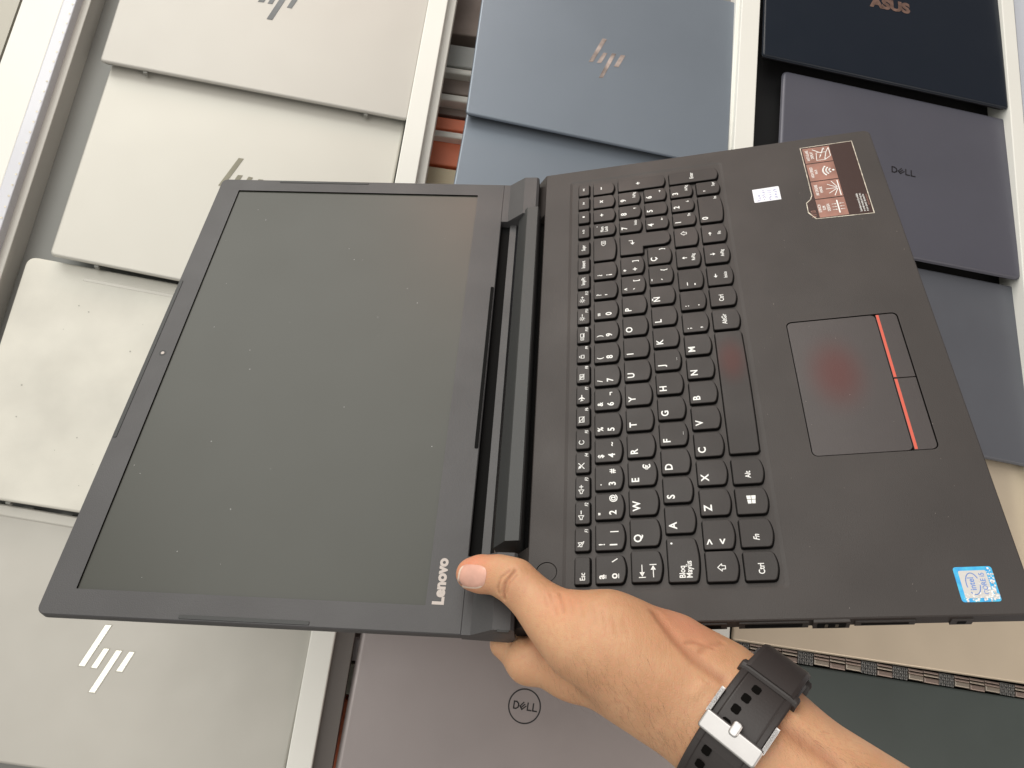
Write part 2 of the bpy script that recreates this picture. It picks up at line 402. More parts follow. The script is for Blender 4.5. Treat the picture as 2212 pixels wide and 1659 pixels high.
def media(kind):
    def f(g, x0, x1, yt, yb):
        cx, cy = (x0 + x1) / 2, (yt + yb) / 2 + .2; s = .8
        tri = lambda a, d: g.poly([(cx + a, cy + s), (cx + a, cy - s), (cx + a + 1.1, cy)] if d > 0 else [(cx + a, cy + s), (cx + a - 1.1, cy), (cx + a, cy - s)], Z)
        if kind == 'play': tri(-2, 1); g.stroke([(cx - .5, cy - s), (cx + .2, cy + s)], .3, Z); g.poly([(cx + .7, cy + s), (cx + .7, cy - s), (cx + 1.1, cy - s), (cx + 1.1, cy + s)], Z); g.poly([(cx + 1.5, cy + s), (cx + 1.5, cy - s), (cx + 1.9, cy - s), (cx + 1.9, cy + s)], Z)
        if kind == 'stop': g.poly([(cx - .8, cy + s), (cx - .8, cy - s), (cx + .8, cy - s), (cx + .8, cy + s)], Z)
        if kind == 'prev': tri(0.0, -1); tri(1.2, -1); g.stroke([(cx - 1.3, cy - s), (cx - 1.3, cy + s)], .35, Z)
        if kind == 'next': tri(-1.2, 1); tri(0.0, 1); g.stroke([(cx + 1.3, cy - s), (cx + 1.3, cy + s)], .35, Z)
    return f

# function row
YF = (-27.2, -35.5)
key(22.3, 38.2, *YF, small('Esc', x='l', h=2.5, y=-5.6), False)
icons = ['mute', 'vdn', 'vup', 'mic', 'reload', 'touch', 'plane', 'cam', 'lock', 'disp', 'bdn', 'bup']
for i, ic in enumerate(icons):
    x0 = 42.0 + 16.95 * i; key(x0, x0 + 14.2, *YF, fkey(i + 1, ic), False)
for x0, wd, t in ((245.2, 13.9, 'ImpPt'), (262.3, 13.9, 'Insert'), (279.6, 14.2, 'Supr')):
    key(x0, x0 + wd, *YF, small(t, h=2.3, y=-5.2), False)
for x0, k in ((298.0, 'play'), (314.6, 'stop'), (330.6, 'prev'), (346.7, 'next')):
    key(x0, x0 + 13.3, *YF, media(k), False)
# number row
YN = (-38.9, -55.3)
def ord_key(g, x0, x1, yt, yb):
    for ch, y in (('a', -4.6), ('o', -11.6)):
        wd = g.text(ch, x0 + 2.5, yt + y, 3.6, Z, bold=BO); g.stroke([(x0 + 2.8, yt + y - .8), (x0 + 2.1 + wd, yt + y - .8)], .4, Z)
    g.stroke([(x1 - 3.9, yt - 9), (x1 - 2.1, yt - 11.8)], .55, Z)
key(22.4, 38.6, *YN, ord_key)
nums = [('!', '1', '|'), ('"', '2', '@'), ('·', '3', '#'), ('$', '4', '~'), ('%', '5', None), ('&', '6', '¬'), ('/', '7', None), ('(', '8', None), (')', '9', None), ('=', '0', None), ('?', "'", None), ('¿', '¡', None)]
for i, (u, l, t) in enumerate(nums):
    x0 = 41.9 + 19.16 * i; key(x0, x0 + 16.4, *YN, two(u, l, t, ux=.3 if u in '!·' else 0))
def backsp(g, x0, x1, yt, yb):
    cx, cy = x1 - 6.2, yt - 7.2
    P = [(-2.6, 0), (-1.2, 1.5), (2.2, 1.5), (2.2, -1.5), (-1.2, -1.5)]
    g.stroke([(cx + a, cy + b_) for a, b_ in P], .4, Z, closed=True)
    g.stroke([(cx - .5, cy - .8), (cx + 1.2, cy + .8)], .4, Z); g.stroke([(cx - .5, cy + .8), (cx + 1.2, cy - .8)], .4, Z)
key(271.5, 295.3, *YN, backsp)
def numlock(g, x0, x1, yt, yb):
    g.text('Num', (x0 + x1) / 2, yt - 7.4, 2.1, Z, bold=.016, cond=.84, align='C'); g.text('Lock', (x0 + x1) / 2, yt - 10.6, 2.1, Z, bold=.016, cond=.84, align='C')
    g.poly(circle(x1 - 3.2, yt - 2.6, .38, 8), Z)
key(298.2, 311.2, *YN, numlock)
for x0, t in ((314.0, '÷'), (329.8, '×'), (345.6, '−')):
    key(x0, x0 + 13.5, *YN, (lambda t: lambda g, a, c, yt, yb: g.text(t, (a + c) / 2, yt - 8.3, 3.6, Z, bold=BO, align='C'))(t))
# Q row
YQ = (-58.5, -75.0)
def tabk(g, x0, x1, yt, yb):
    y1, y2 = yt - 5.5, yt - 11.5
    g.stroke([(x0 + 2.6, y1 + 1.7), (x0 + 2.6, y1 - 1.7)], .5, Z); g.stroke([(x0 + 4, y1), (x0 + 9.8, y1)], .45, Z); g.poly([(x0 + 3.0, y1), (x0 + 5.6, y1 - 1.4), (x0 + 5.6, y1 + 1.4)], Z)
    g.stroke([(x0 + 9.8, y2 + 1.7), (x0 + 9.8, y2 - 1.7)], .5, Z); g.stroke([(x0 + 2.6, y2), (x0 + 8, y2)], .45, Z); g.poly([(x0 + 9.4, y2), (x0 + 6.8, y2 + 1.4), (x0 + 6.8, y2 - 1.4)], Z)
key(22.5, 40.6, *YQ, tabk)
for i, ch in enumerate('QWERTYUIOP'):
    x0 = 43.5 + 19.2 * i; key(x0, x0 + 16.6, *YQ, big(ch, 'euro' if ch == 'E' else None))
key(235.7, 252.1, *YQ, two('^', '`', '[')); key(254.4, 271.5, *YQ, two('*', '+', ']'))
ent = [(274.2, -74.2), (275.0, -75.0), (281.4, -75.0), (281.4, -90.5), (283.0, -93.6), (286.0, -94.9), (291.5, -94.6), (294.2, -93.2), (295.3, -91), (295.3, -59.3), (294.5, -58.5), (275.0, -58.5), (274.2, -59.3)]
def enter_l(g, x0, x1, yt, yb):
    cx, cy = 285.5, -67.5
    g.stroke([(cx + 2.2, cy + 2.2), (cx + 2.2, cy - .3), (cx - .6, cy - .3)], .6, Z); g.poly([(cx - 2.4, cy - .3), (cx - .2, cy - 1.9), (cx - .2, cy + 1.3)], Z)
key(274.2, 295.3, -58.5, -94.9, enter_l, out=ent)
def npk(ch, sub=None, arr=None):
    def f(g, x0, x1, yt, yb):
        g.text(ch, x0 + 2.8, yt - 5.5, 3.6, Z, bold=BO)
        if sub: g.text(sub, x1 - 1.2, yb + 3.6, 1.9, Z, bold=.014, cond=.78, align='R')
        if arr is not None: arrow(g, x1 - 3.6, yb + 4.6, arr, .72)
    return f
H_ = math.pi / 2
for r_, row in (((-58.5, -75.0), (('7', 'Inicio', None), ('8', None, H_), ('9', 'RePág', None))), ((-78.2, -94.7), (('4', None, 2 * H_), ('5', None, None), ('6', None, 0))), ((-98.1, -114.6), (('1', 'Fin', None), ('2', None, -H_), ('3', 'AvPág', None)))):
    for (x0, x1), (c_, s_, a_) in zip(((298.2, 311.4), (314.0, 327.4), (329.8, 343.4)), row): key(x0, x1, *r_, npk(c_, s_, a_))
key(345.8, 359.4, -58.5, -94.7, lambda g, a, c, yt, yb: g.text('+', (a + c) / 2, yt - 17.4, 3.4, Z, bold=.03, align='C'))
key(345.6, 359.2, -98.1, -134.7, lambda g, a, c, yt, yb: g.text('Enter', (a + c) / 2 + .6, yt - 18.2, 2.4, Z, bold=.016, cond=.82, align='C'))
# A row
YA = (-78.2, -94.7)
def caps(g, x0, x1, yt, yb):
    g.text('Bloq', x0 + 2.2, yt - 8.6, 2.7, Z, bold=.016, cond=.88); g.text('Mayús', x0 + 2.2, yt - 12.3, 2.7, Z, bold=.016, cond=.88)
    g.poly(circle(x1 - 3, yt - 2.4, .6, 10), Z)
key(21.9, 47.2, *YA, caps)
for i, ch in enumerate('ASDFGHJKLÑ'):
    x0 = 50.4 + 19.12 * i; key(x0, x0 + 16.5, *YA, big(ch, 'bar' if ch in 'FJ' else None))
key(242.0, 259.3, *YA, two('¨', '´', '{', uh=3.6)); key(261.6, 278.6, *YA, (lambda g, x0, x1, yt, yb: (g.text('Ç', x0 + 2.6, yt - 5.9, 3.6, Z, bold=BO), g.text('}', x1 - 3.4, yt - 11.4, 2.8, Z, bold=BO)))) 
# Z row
YZ = (-98.1, -114.7)
key(21.4, 38.6, *YZ, lambda g, x0, x1, yt, yb: hollow_arrow(g, x0 + 7.8, yt - 8.2))
key(39.9, 57.2, *YZ, two('>', '<', None, uh=3.6, lh=3.6))
for i, ch in enumerate('ZXCVBNM'):
    x0 = 60.3 + 19.2 * i; key(x0, x0 + 16.5, *YZ, big(ch))
key(194.7, 211.6, *YZ, two(';', ',', None)); key(214.6, 231.5, *YZ, two(':', '.', None))
key(233.9, 252.4, *YZ, two('_', '-', None, uh=3.4)); 
def arrk(ang, sub):
    def f(g, x0, x1, yt, yb):
        arrow(g, (x0 + x1) / 2 - .6, yt - 5.4, ang, 1.05); g.text(sub, (x0 + x1) / 2 - .4, yb + 4.0, 2.0, Z, bold=.014, cond=.82, align='C')
    return f
key(255.4, 273.6, *YZ, arrk(H_, 'RePág'))
key(276.4, 295.2, *YZ, lambda g, x0, x1, yt, yb: hollow_arrow(g, x1 - 6, yt - 7.0))
# bottom row
YB = (-117.7, -134.7)
key(21.4, 37.5, *YB, small('Ctrl', h=2.7, x='l', lx=3.4, y=-10.0))
key(40.3, 56.9, *YB, small('Fn', h=2.7, x='l', lx=3.8, y=-9.6, shear=.28))
def win(g, x0, x1, yt, yb):
    cx, cy = (x0 + x1) / 2 + .6, yt - 8.2
    f = lambda x: .80 + .20 * (x + 2.5) / 5
    for xa, xb in ((-2.5, -.15), (.15, 2.5)):
        for s_ in (1, -1):
            P = [(cx + xa, cy + s_ * .15), (cx + xb, cy + s_ * .15), (cx + xb, cy + s_ * 2.5 * f(xb)), (cx + xa, cy + s_ * 2.5 * f(xa))]
            g.poly(P if s_ > 0 else P[::-1], Z)
key(60.0, 76.3, *YB, win)
key(79.1, 95.5, *YB, small('Alt', h=2.6, x='l', lx=3.4, y=-9.6))
key(99.3, 192.2, *YB, None).data.materials[0] = M['space']
key(194.6, 211.6, *YB, small('AltGr', h=2.6, y=-8.6)); key(215.2, 232.3, *YB, small('Ctrl', h=2.6, x='l', lx=4, y=-8.6))
key(234.5, 252.8, *YB, arrk(2 * H_, 'Inicio')); key(255.9, 274.2, *YB, arrk(-H_, 'AvPág')); key(277.0, 295.2, *YB, arrk(0, 'Fin'))
key(298.2, 326.6, *YB, npk('0', 'Ins')); key(329.5, 343.2, *YB, npk(',', 'Supr'))

b = LB()
for k_, o_ in enumerate(WELL_SHADE): b.prism(o_, -.5, -.40 + .002 * (k_ % 3), 0)
b.build('key_well_shade', M['dark'], laptop)  # dark plates for the key gaps, widened to paint shade beside the keys
# --- mid hinge barrel (belongs to the base)
b = LB(); prof = [(4.4, -9), (3.4, 6.6), (4.1, 7.6), (12.2, 7.6), (13.0, 7.0), (21.0, -1.0), (21.0, -12), (5, -14)]
def profprism(b, prof, x0, x1, m=0, x0s=None, x1s=None):
    n = len(prof)
    V = [((x0s(p) if x0s else x0), p[0], p[1]) for p in prof] + [((x1s(p) if x1s else x1), p[0], p[1]) for p in prof]
    b.add(V, [list(range(n)), [n + i for i in range(n)][::-1]] + [[(i + 1) % n, i, n + i, n + (i + 1) % n] for i in range(n)], m)
profprism(b, prof, 46.8, 337, x0s=lambda p: 46.8, x1s=lambda p: 337 - max(0, p[1] + 2) * .35)
b.box(44, 336, -1.0, 6.5, -18, -9.3, 1)
b.build('hinge_barrel', [M['hinge'], M['dark']], laptop)

# --- side ports on the user's left edge
b = LB()
b.box(-1.6, 0.3, -165.5, -148.0, -9.2, -0.6, 0, .4); b.box(-1.9, -1.5, -163.5, -150.0, -7.8, -2.0, 1)
b.box(-2.0, -1.7, -155.0, -153.5, -6.6, -3.0, 2); b.box(-2.0, -1.7, -160.0, -158.5, -6.6, -3.0, 2)
b.build('side_port', [M['shell'], M['dark'], M['metal']], laptop)
for (y0, y1, z0, z1) in ((-146, -112, -9.4, -2.0), (-196, -168, -8.4, -3.0), (-222, -212, -9.6, -3.4), (-106, -88, -9.4, -2.2)):
    b = LB(); b.box(-0.9, 0.2, y0, y1, z0, z1, 0, .3); b.box(-1.05, -0.85, y0 + 3, y1 - 3, z0 + 1.6, z1 - 1.6, 1)
    b.build('port_cover', [M['shell'], M['dark']], laptop)

# --- lid
lid_out = rrect(0, 380, 5.5, 246, (0.5, 0.5, 5, 5), 5)
lb = LidB(); scr = rrect(15.6, 366.0, 27.0, 228.4, .4, 1)
lo1 = inset(lid_out, 0.5)
plate(lo1, [scr], 0, 0, lb); skirt(lb, lid_out, -0.6, lo1, 0, 0)
l2 = inset(lid_out, -.1); l3 = inset(lid_out, 3.5)
skirt(lb, l2, -5.2, lid_out, -0.6, 0); skirt(lb, l3, -7.0, l2, -5.2, 0); lb.poly(list(reversed(l3)), -7.0, 0)
scr_in = inset(scr, .15); skirt(lb, scr_in, -1.2, scr, 0, 1)
shell_lid = lb.build('lid_shell', [M['lid'], M['dark']], laptop)
lb = LidB(); lb.prism(inset(scr, .1), -3.0, -1.15, 0); lb.build('screen', M['screen'], laptop)
# hinge ears: raised blocks at both ends, lower ledge between them
ear = [(5.6, 0.0), (0.5, 0.0), (-11.8, 8.8), (-21.5, 9.2), (-23.4, 7.8), (-24.0, -3), (-22, -9), (5.6, -7.0)]
def lidprism(b, prof, x0, x1, m=0, x0s=None, x1s=None): profprism(b, prof, x0, x1, m, x0s, x1s)
for x0, x1, k in ((0, 46.0, 1), (334.5, 379.4, 0)):
    lb = LidB()
    lidprism(lb, ear, x0, x1, 0, x0s=(lambda p: x0 + (.6 if p[1] > 5 else 0)), x1s=(lambda p: x1 - (.6 if p[1] > 5 else 0)))
    er = lb.build('hinge_ear', M['lid'], laptop)
    if k:
        lb = LidB(); lb.box(-.5, 0.9, -21.0, -14.5, 6.4, 9.0, 0, .2); lb.build('ear_clip', M['hinge'], er)
lb = LidB()
lidprism(lb, [(5.6, -0.9), (5.2, -6.0), (-3.0, -6.4), (-3.0, -8.6), (5.6, -6.95)], 46, 334.5, 1)
lidprism(lb, [(-1.6, -4.0), (-6.6, -3.4), (-8.5, -8.4), (-1.6, -8.8)], 46, 334.5, 0)
lb.build('hinge_ledge', [M['badge'] if False else M['lid'], M['dark']], laptop)
# rubber strip, bumpers, webcam, wordmark
lb = LidB(); lb.prism(rrect(120, 262, 6.2, 8.6, .8, 3), -.4, .45, 0, .2); lb.build('rubber_strip', M['dark'], laptop)
for o_ in (rrect(118, 260, 242.6, 245.4, .8, 3), rrect(1.0, 3.4, 90, 164, .8, 3), rrect(376.6, 379.0, 120, 196, .8, 3)):
    lb = LidB(); lb.prism(o_, -.4, .4, 0, .15); lb.build('rubber_bumper', M['hinge'], laptop)
lb = LidB(); lb.prism(circle(189.3, 235.3, 2.6, 24), -.2, .08, 0); lb.prism(circle(189.3, 235.3, 1.25, 20), .05, .25, 1, .1)
lb.build('webcam', [M['hinge'], M['badge']], laptop)
lb = LidB(); V, F, wd = glyphs('Lenovo', .05, 0)
lb.add([(16.3 + v[0] / wd * 28.0, 17.2 + v[1] * 5.3, .12) for v in V], F, 0)
lb.build('wordmark', M['badge'], laptop)
lb = LidB(); rs = random.Random(3)
for k in range(26):
    lb.poly(circle(rs.uniform(20, 355), rs.uniform(30, 225), rs.uniform(.10, .26), 6), -1.1)
lb.build('dust_specks', M['print'], laptop)['kind'] = 'stuff'

# --- stickers on the palm rest
so = [(288.6, -197.2), (287.6, -235.2), (369.2, -235.6), (368.9, -198.4), (330, -198.2), (313.5, -198.0), (309.5, -196.5), (306.2, -193.2), (296, -192.9)]
b = LB(); b.prism(so[::-1] if False else so, 0.02, .12, 0)
stk = b.build('feature_sticker', [M['film']], laptop)
b = LB(); b.stroke(so, .55, .16, closed=False); b.stroke([so[-1], so[0]], .8, .16)
b.build('worn_edge', M['silver_edge'], stk)
yy = -219.0
for i, (x0, x1) in enumerate(((289.3, 308.3), (309.3, 328.0), (329.0, 348.6), (349.6, 367.4))):
    b = LB(); b.poly([(x0, yy), (x1, yy), (x1, -199.6), (x0, -199.6)], .15); pn = b.build('icon_panel', M['copper'], stk)
    g = LB(); z = .19; cx = (x0 + x1) / 2
    T = {0: ('0.9INCH', 'SLIM', 'DESIGN'), 1: ('180 DEGREE', 'HINGE'), 2: ('HIGH SPEED', 'Wi-Fi'), 3: ('ANTI-GLARE', 'DISPLAY')}[i]
    for j, s_ in enumerate(T): g.text(s_, cx, -203.2 - 3.0 * j + (1.2 if len(T) > 2 else 0), 1.75, z, bold=.01, cond=.78, align='C')
    if i == 0:
        g.stroke([(x0 + 3, -213.6), (x1 - 3, -213.6)], .9, z)
        for k in (-3, 0, 3):
            g.stroke([(cx + k, -209.6), (cx + k, -212.2)], .3, z); g.poly([(cx + k, -212.9), (cx + k + .6, -211.7), (cx + k - .6, -211.7)], z)
            g.stroke([(cx + k, -217.6), (cx + k, -215.2)], .3, z); g.poly([(cx + k, -214.5), (cx + k - .6, -215.7), (cx + k + .6, -215.7)], z)
    elif i == 1:
        g.stroke([(x0 + 1.2, -217.6), (x1 - 1.2, -217.6)], .7, z)
        for a in (25, 55, 90, 125, 155): a = math.radians(a); g.stroke([(cx + 1.0 * math.cos(a), -217 + math.sin(a)), (cx + 8.6 * math.cos(a), -217 + 8.2 * math.sin(a))], .5, z)
    elif i == 2:
        g.poly(circle(cx, -217.2, .9, 12), z)
        for r_ in (3.0, 5.2, 7.4): g.stroke([(cx + r_ * math.cos(math.radians(a)), -217.4 + r_ * math.sin(math.radians(a))) for a in range(45, 140, 12)], 1.1, z)
    else:
        g.stroke([(cx - 6.5, -207.8), (cx + 2.5, -208.8), (cx + 2.2, -215.6), (cx - 6.8, -213.4)], .4, z, closed=True)
        g.stroke([(cx - 6.8, -213.6), (cx + 2.2, -215.8), (cx + 7, -218.2), (cx - 3, -218.2)], .5, z, closed=True)
        g.stroke([(cx + 6.5, -206.6), (cx + 1.2, -212.4), (cx + 6.5, -214.2)], .6, z); g.poly([(cx + 7.6, -214.7), (cx + 5.6, -213.2), (cx + 5.3, -215.2)], z)
        g.poly([(cx - 4.8, -210), (cx - .2, -211.2), (cx - .4, -212.1)], z)
    g.build('icon_print', M['print'], pn)
g = LB()
rs = random.Random(8)
for j, (s_) in enumerate(('Some features are only available', 'on certain models and may vary', 'in your country. See store for')):
    g.text(s_, 290.5, -228.2 - 2.0 * j, 1.25, .18, bold=.01, cond=.72)
g.build('fine_print', M['print'], stk)
g = LB(); g.text('more information', 296.5, -234.2, 1.25, .18, bold=.01, cond=.8); g.text('V110', 290.2, -198.0, 3.0, .18, bold=.008, cond=.7)
g.build('copper_lettering', M['copper'], stk)
# handwritten label
b = LB(); b.prism([(314.0, -177.0), (328.2, -177.0), (328.8, -176.3), (328.2, -158.0), (314.2, -158.0), (313.6, -158.8)][::1], 0.02, .14, 0)
lab = b.build('paper_label', M['paper'], laptop)
g = LB()
for j in range(4):
    y = -161.5 - 4.1 * j; xx = 315.2 + rs.uniform(0, 1)
    for k in range(5 if j else 3):
        P = [(xx + rs.uniform(-.7, .9), y + rs.uniform(-1.3, 1.3)) for _ in range(4)]; g.stroke(P, .42, .17); xx += 2.5
g.build('handwriting', M['ink'], lab)
# processor sticker, worn
b = LB(); b.prism(rrect(6.6, 24.8, -235.6, -218.0, 1.4, 4), .02, .14, 0); cs = b.build('processor_sticker', M['sblue'], laptop)
b = LB(); b.prism(rrect(8.6, 22.8, -232.6, -220.0, .8, 4), .13, .18, 0); pn = b.build('sticker_panel', M['sgrey'], cs)
g = LB(); g.text('intel', 15.9, -226.0, 2.4, .21, bold=.016, align='C'); g.text('CORE i5', 15.9, -231.2, 2.0, .21, bold=.014, cond=.95, align='C')
for r0, r1 in ((-60, 120), (140, 265)):
    g.stroke([(15.9 + 5.6 * math.cos(math.radians(a)), -225.2 + 3.0 * math.sin(math.radians(a))) for a in range(r0, r1, 12)], .45, .21)
g.build('sticker_print', M['stext'], pn)
b = LB()
for k in range(130):
    q_ = rs.random()
    if q_ < .45: x_, y_ = rs.gauss(9.2, 1.3), rs.uniform(-235, -219.5)
    elif q_ < .8: x_, y_ = rs.uniform(8, 24.2), rs.gauss(-233.9, .7)
    else: x_, y_ = rs.gauss(10.5, 2), rs.gauss(-232, 1.6)
    if not (6.8 < x_ < 24.5 and -235.4 < y_ < -218.4): continue
    a0 = rs.uniform(0, 3); r_ = rs.uniform(.25, .95)
    b.poly([(x_ + r_ * rs.uniform(.5, 1) * math.cos(a0 + a), y_ + r_ * rs.uniform(.5, 1) * math.sin(a0 + a)) for a in (0, 1.2, 2.5, 3.8, 5)], .23 + .0006 * k)
b.build('peeled_flakes', M['sworn'], cs)
# scuffs
b = LB()
for k in range(40):
    b.poly(circle(rs.uniform(5, 375), rs.uniform(-248, -140), rs.uniform(.08, .2), 6), .02)
b.build('dust_specks', M['badge'], laptop)['kind'] = 'stuff'

# =================================================================== display counter and the laptops on it
M['white'] = mat('white_lacquer', (0.82, 0.815, 0.765), 0.45, var=0.03, vscale=6, rvar=0.05)
M['tray'] = mat('grey_tray', (0.26, 0.265, 0.25), 0.5, var=0.06, vscale=8)
M['clear'] = mat('clear_price_strip', (0.62, 0.63, 0.68), 0.15, coat=0.5)
M['brownwall'] = mat('brown_grey_wall', (0.11, 0.095, 0.085), 0.4)
M['black'] = mat('black_liner', (0.004, 0.004, 0.005), 0.7)
M['floor'] = mat('beige_floor', (0.42, 0.40, 0.35), 0.6, var=0.08, vscale=3)
M['orange'] = mat('orange_card', (0.88, 0.24, 0.12), 0.45, var=0.1, vscale=12)
M['cream'] = mat('cream_card', (0.80, 0.69, 0.48), 0.5, var=0.06, vscale=12)
M['brown'] = mat('grey_brown_card', (0.30, 0.24, 0.21), 0.5, var=0.3, vscale=18)
M['hpsilver'] = mat('pale_silver_lid', (0.475, 0.458, 0.422), 0.45, metal=0.2, var=0.02, vscale=4, bump=0.12, bscale=2500, rvar=0.02)
M['hpsilver2'] = mat('silver_lid', (0.545, 0.530, 0.480), 0.44, metal=0.2, var=0.02, vscale=4, bump=0.12, bscale=2500, rvar=0.02)
M['dirty'] = mat('smudged_white_lid', (0.66, 0.645, 0.575), 0.5, var=0.11, vscale=14, bump=0.15, bscale=900, rvar=0.1)
M['hpgrey'] = mat('greyed_silver_lid', (0.445, 0.43, 0.39), 0.46, metal=0.2, var=0.04, vscale=5, rvar=0.06)
M['blue'] = mat('blue_metal_lid', (0.215, 0.250, 0.295), 0.42, metal=0.45, var=0.06, vscale=4, bump=0.15, bscale=3000, rvar=0.02)
M['navy'] = mat('dark_navy_lid', (0.007, 0.012, 0.021), 0.34, metal=0.0, spec=0.35, rvar=0.05)
M['violet'] = mat('violet_grey_lid', (0.098, 0.099, 0.124), 0.42, metal=0.2, var=0.05, vscale=8, bump=0.15, bscale=3000, rvar=0.05)
M['slate'] = mat('slate_lid', (0.115, 0.122, 0.142), 0.45, metal=0.2, var=0.06, vscale=8, rvar=0.05)
M['beige'] = mat('champagne_lid', (0.62, 0.53, 0.41), 0.38, metal=0.4, var=0.04, vscale=6, rvar=0.06)
M['green'] = mat('dark_green_lid', (0.072, 0.088, 0.084), 0.40, metal=0.3, var=0.12, vscale=7, rvar=0.06)
M['mauve'] = mat('mauve_grey_lid', (0.33, 0.295, 0.29), 0.40, metal=0.6, var=0.05, vscale=5, bump=0.12, bscale=3000, rvar=0.06)
M['side'] = mat('laptop_side_grey', (0.22, 0.22, 0.20), 0.45)
M['sidedark'] = mat('laptop_side_dark', (0.02, 0.02, 0.025), 0.45)
M['logo_dark'] = mat('dark_mirror_logo', (0.12, 0.13, 0.135), 0.45, metal=0.0, var=0.25, vscale=30)
M['logo_olive'] = mat('olive_mirror_logo', (0.23, 0.215, 0.15), 0.4, var=0.2, vscale=30)
M['logo_light'] = mat('bright_mirror_logo', (0.88, 0.87, 0.78), 0.2, metal=0.3)
M['logo_pink'] = mat('rosy_mirror_logo', (0.62, 0.52, 0.47), 0.2, metal=0.6, var=0.6, vscale=60)
M['logo_black'] = mat('black_logo', (0.012, 0.011, 0.013), 0.4)
M['logo_copper'] = mat('copper_logo', (0.20, 0.125, 0.10), 0.35, metal=0.4, var=0.4, vscale=120)
M['rim'] = mat('logo_rim', (0.40, 0.39, 0.34), 0.4)
M['pinkmetal'] = mat('brown_hinge_metal', (0.30, 0.24, 0.21), 0.35, metal=0.7)
M['silvermetal'] = mat('silver_hinge_metal', (0.36, 0.32, 0.27), 0.35, metal=0.75)
M['knurl'] = mat('knurled_hinge_metal', (0.12, 0.12, 0.12), 0.35, metal=0.8, var=0.9, vscale=900, vcol=(0.28, 0.28, 0.27))

def wprism(name, pts, ztop, zbot, m, parent=None, extra=None, bev=0.001):
    """world-space upright block: pts are the top outline in xy, CCW"""
    b = MB(); ar = sum(pts[i][0] * pts[(i + 1) % len(pts)][1] - pts[(i + 1) % len(pts)][0] * pts[i][1] for i in range(len(pts)))
    if ar < 0: pts = pts[::-1]
    b.prism([tuple(p[:2]) for p in pts], zbot, ztop, 0, bev)
    return b.build(name, m, parent)
def xat(p, q, z, y):                 # x of the line through two sighted points on level z, at world y
    a, c = at(*p, z), at(*q, z); return a.x + (c.x - a.x) * (y - a.y) / (c.y - a.y)
ZR = 0.012; YT, YL = 1.30, -0.62
def bar(px_l, px_r, ztop, zbot, m, name='rail', parent=None, ya=YL, yb=YT):
    P = [(xat(*px_l, ztop, ya), ya), (xat(*px_r, ztop, ya), ya), (xat(*px_r, ztop, yb), yb), (xat(*px_l, ztop, yb), yb)]
    return wprism(name, P, ztop, zbot, m, parent)

counter = tag(empty('display_counter', (0, 0, -0.03)), 'white display counter divided by raised rails into long trays of laptops', 'counter')
bpy.context.view_layer.update()
def par(o, p):                        # parent keeping place
    mw = Matrix.Translation(o.location); o.parent = p; o.location = Vector(o.location) - Vector(p.location); return o
VP = (1893.8, -5204.6)
def rl(x0, y0=0):                     # a sighting line from (x0,y0) towards the rails' vanishing point
    return ((x0, y0), (x0 + (VP[0] - x0) * (1200 / (y0 - VP[1])) * -1, y0 + 1200))
r1 = par(bar(rl(48), rl(138), ZR, -0.06, M['white']), counter)
r2 = par(bar(rl(926), rl(968), ZR, -0.035, M['white']), counter)
r3 = par(bar(rl(1603), rl(1643), ZR, -0.05, M['white']), counter)
R4 = (((2164, 0), (2203, 500)), ((2190, 0), (2233, 500)))
r4 = par(bar(R4[0], R4[1], ZR, -0.05, M['white']), counter)
lg = par(bar(rl(966), rl(987), ZR - 0.012, -0.03, mat('ledge_bright', (.66, .66, .62), .45), 'rail_ledge', ya=.22), counter)
lgb = par(bar(rl(966), rl(1002), ZR - 0.012, -0.03, mat('ledge_dimmed', (.12, .105, .095), .4), 'rail_ledge', yb=.215), counter)  # same ledge continued, its darker reflected tone painted in
lg3 = par(bar(rl(1591), rl(1605), ZR - 0.008, -0.05, M['white'], 'rail_ledge'), counter)
sl = par(bar(rl(137), rl(166), ZR + 0.001, -0.05, M['clear'], 'price_strip'), counter)
# little beads printed along the price strip
sw = par(bar(rl(165), rl(197), ZR - 0.010, -0.06, mat('pale_grey_lip', (0.66, 0.65, 0.60), .45), 'tray_lip'), counter)
b = MB()
rs = random.Random(2)
for k in range(70):
    y = 0.16 + k * 0.0115; x0 = xat(*rl(160), ZR + .001, y); b.add([(p[0], p[1], ZR + .0013) for p in circle(x0, y, .0011, 8)], [list(range(8))], 0)
par(b.build('strip_perforation', M['silver_edge']), counter)['kind'] = 'stuff'
zf = -0.024
def traybox(xl, xr, z, m, ya=YL, yb=YT):
    P = [(xat(*xl, z, ya), ya), (xat(*xr, z, ya), ya), (xat(*xr, z, yb), yb), (xat(*xl, z, yb), yb)]
    return par(wprism('tray_floor', P, z, z - .02, m if not isinstance(m, str) else M[m], None, bev=0), counter)
traybox(rl(190), rl(935), zf, 'tray')
traybox(rl(1640), ((2172, 0), (2211, 500)), zf, 'black')
floor = wprism('floor', [(-4, -4), (4, -4), (4, 5), (-4, 5)], -0.75, -0.80, M['floor'], bev=0); floor['kind'] = 'structure'
# body of the counter around the open middle bay
wprism_o = wprism('counter_side', [(-3, -2), (xat(*rl(30), -.08, YL) - .0, YL), (xat(*rl(30), -.08, YT), YT), (-3, 3)], -0.09, -0.11, mat('pale_worktop', (0.46, 0.44, 0.38), .5), bev=0)
par(wprism_o, counter)
o_ = wprism('counter_side', [(xat(*R4[1], -.02, YL), YL), (3, -2), (3, 3), (xat(*R4[1], -.02, YT), YT)], -0.02, -0.06, mat('bluish_white_worktop', (0.66, 0.69, 0.76), .4), bev=0)
par(o_, counter)
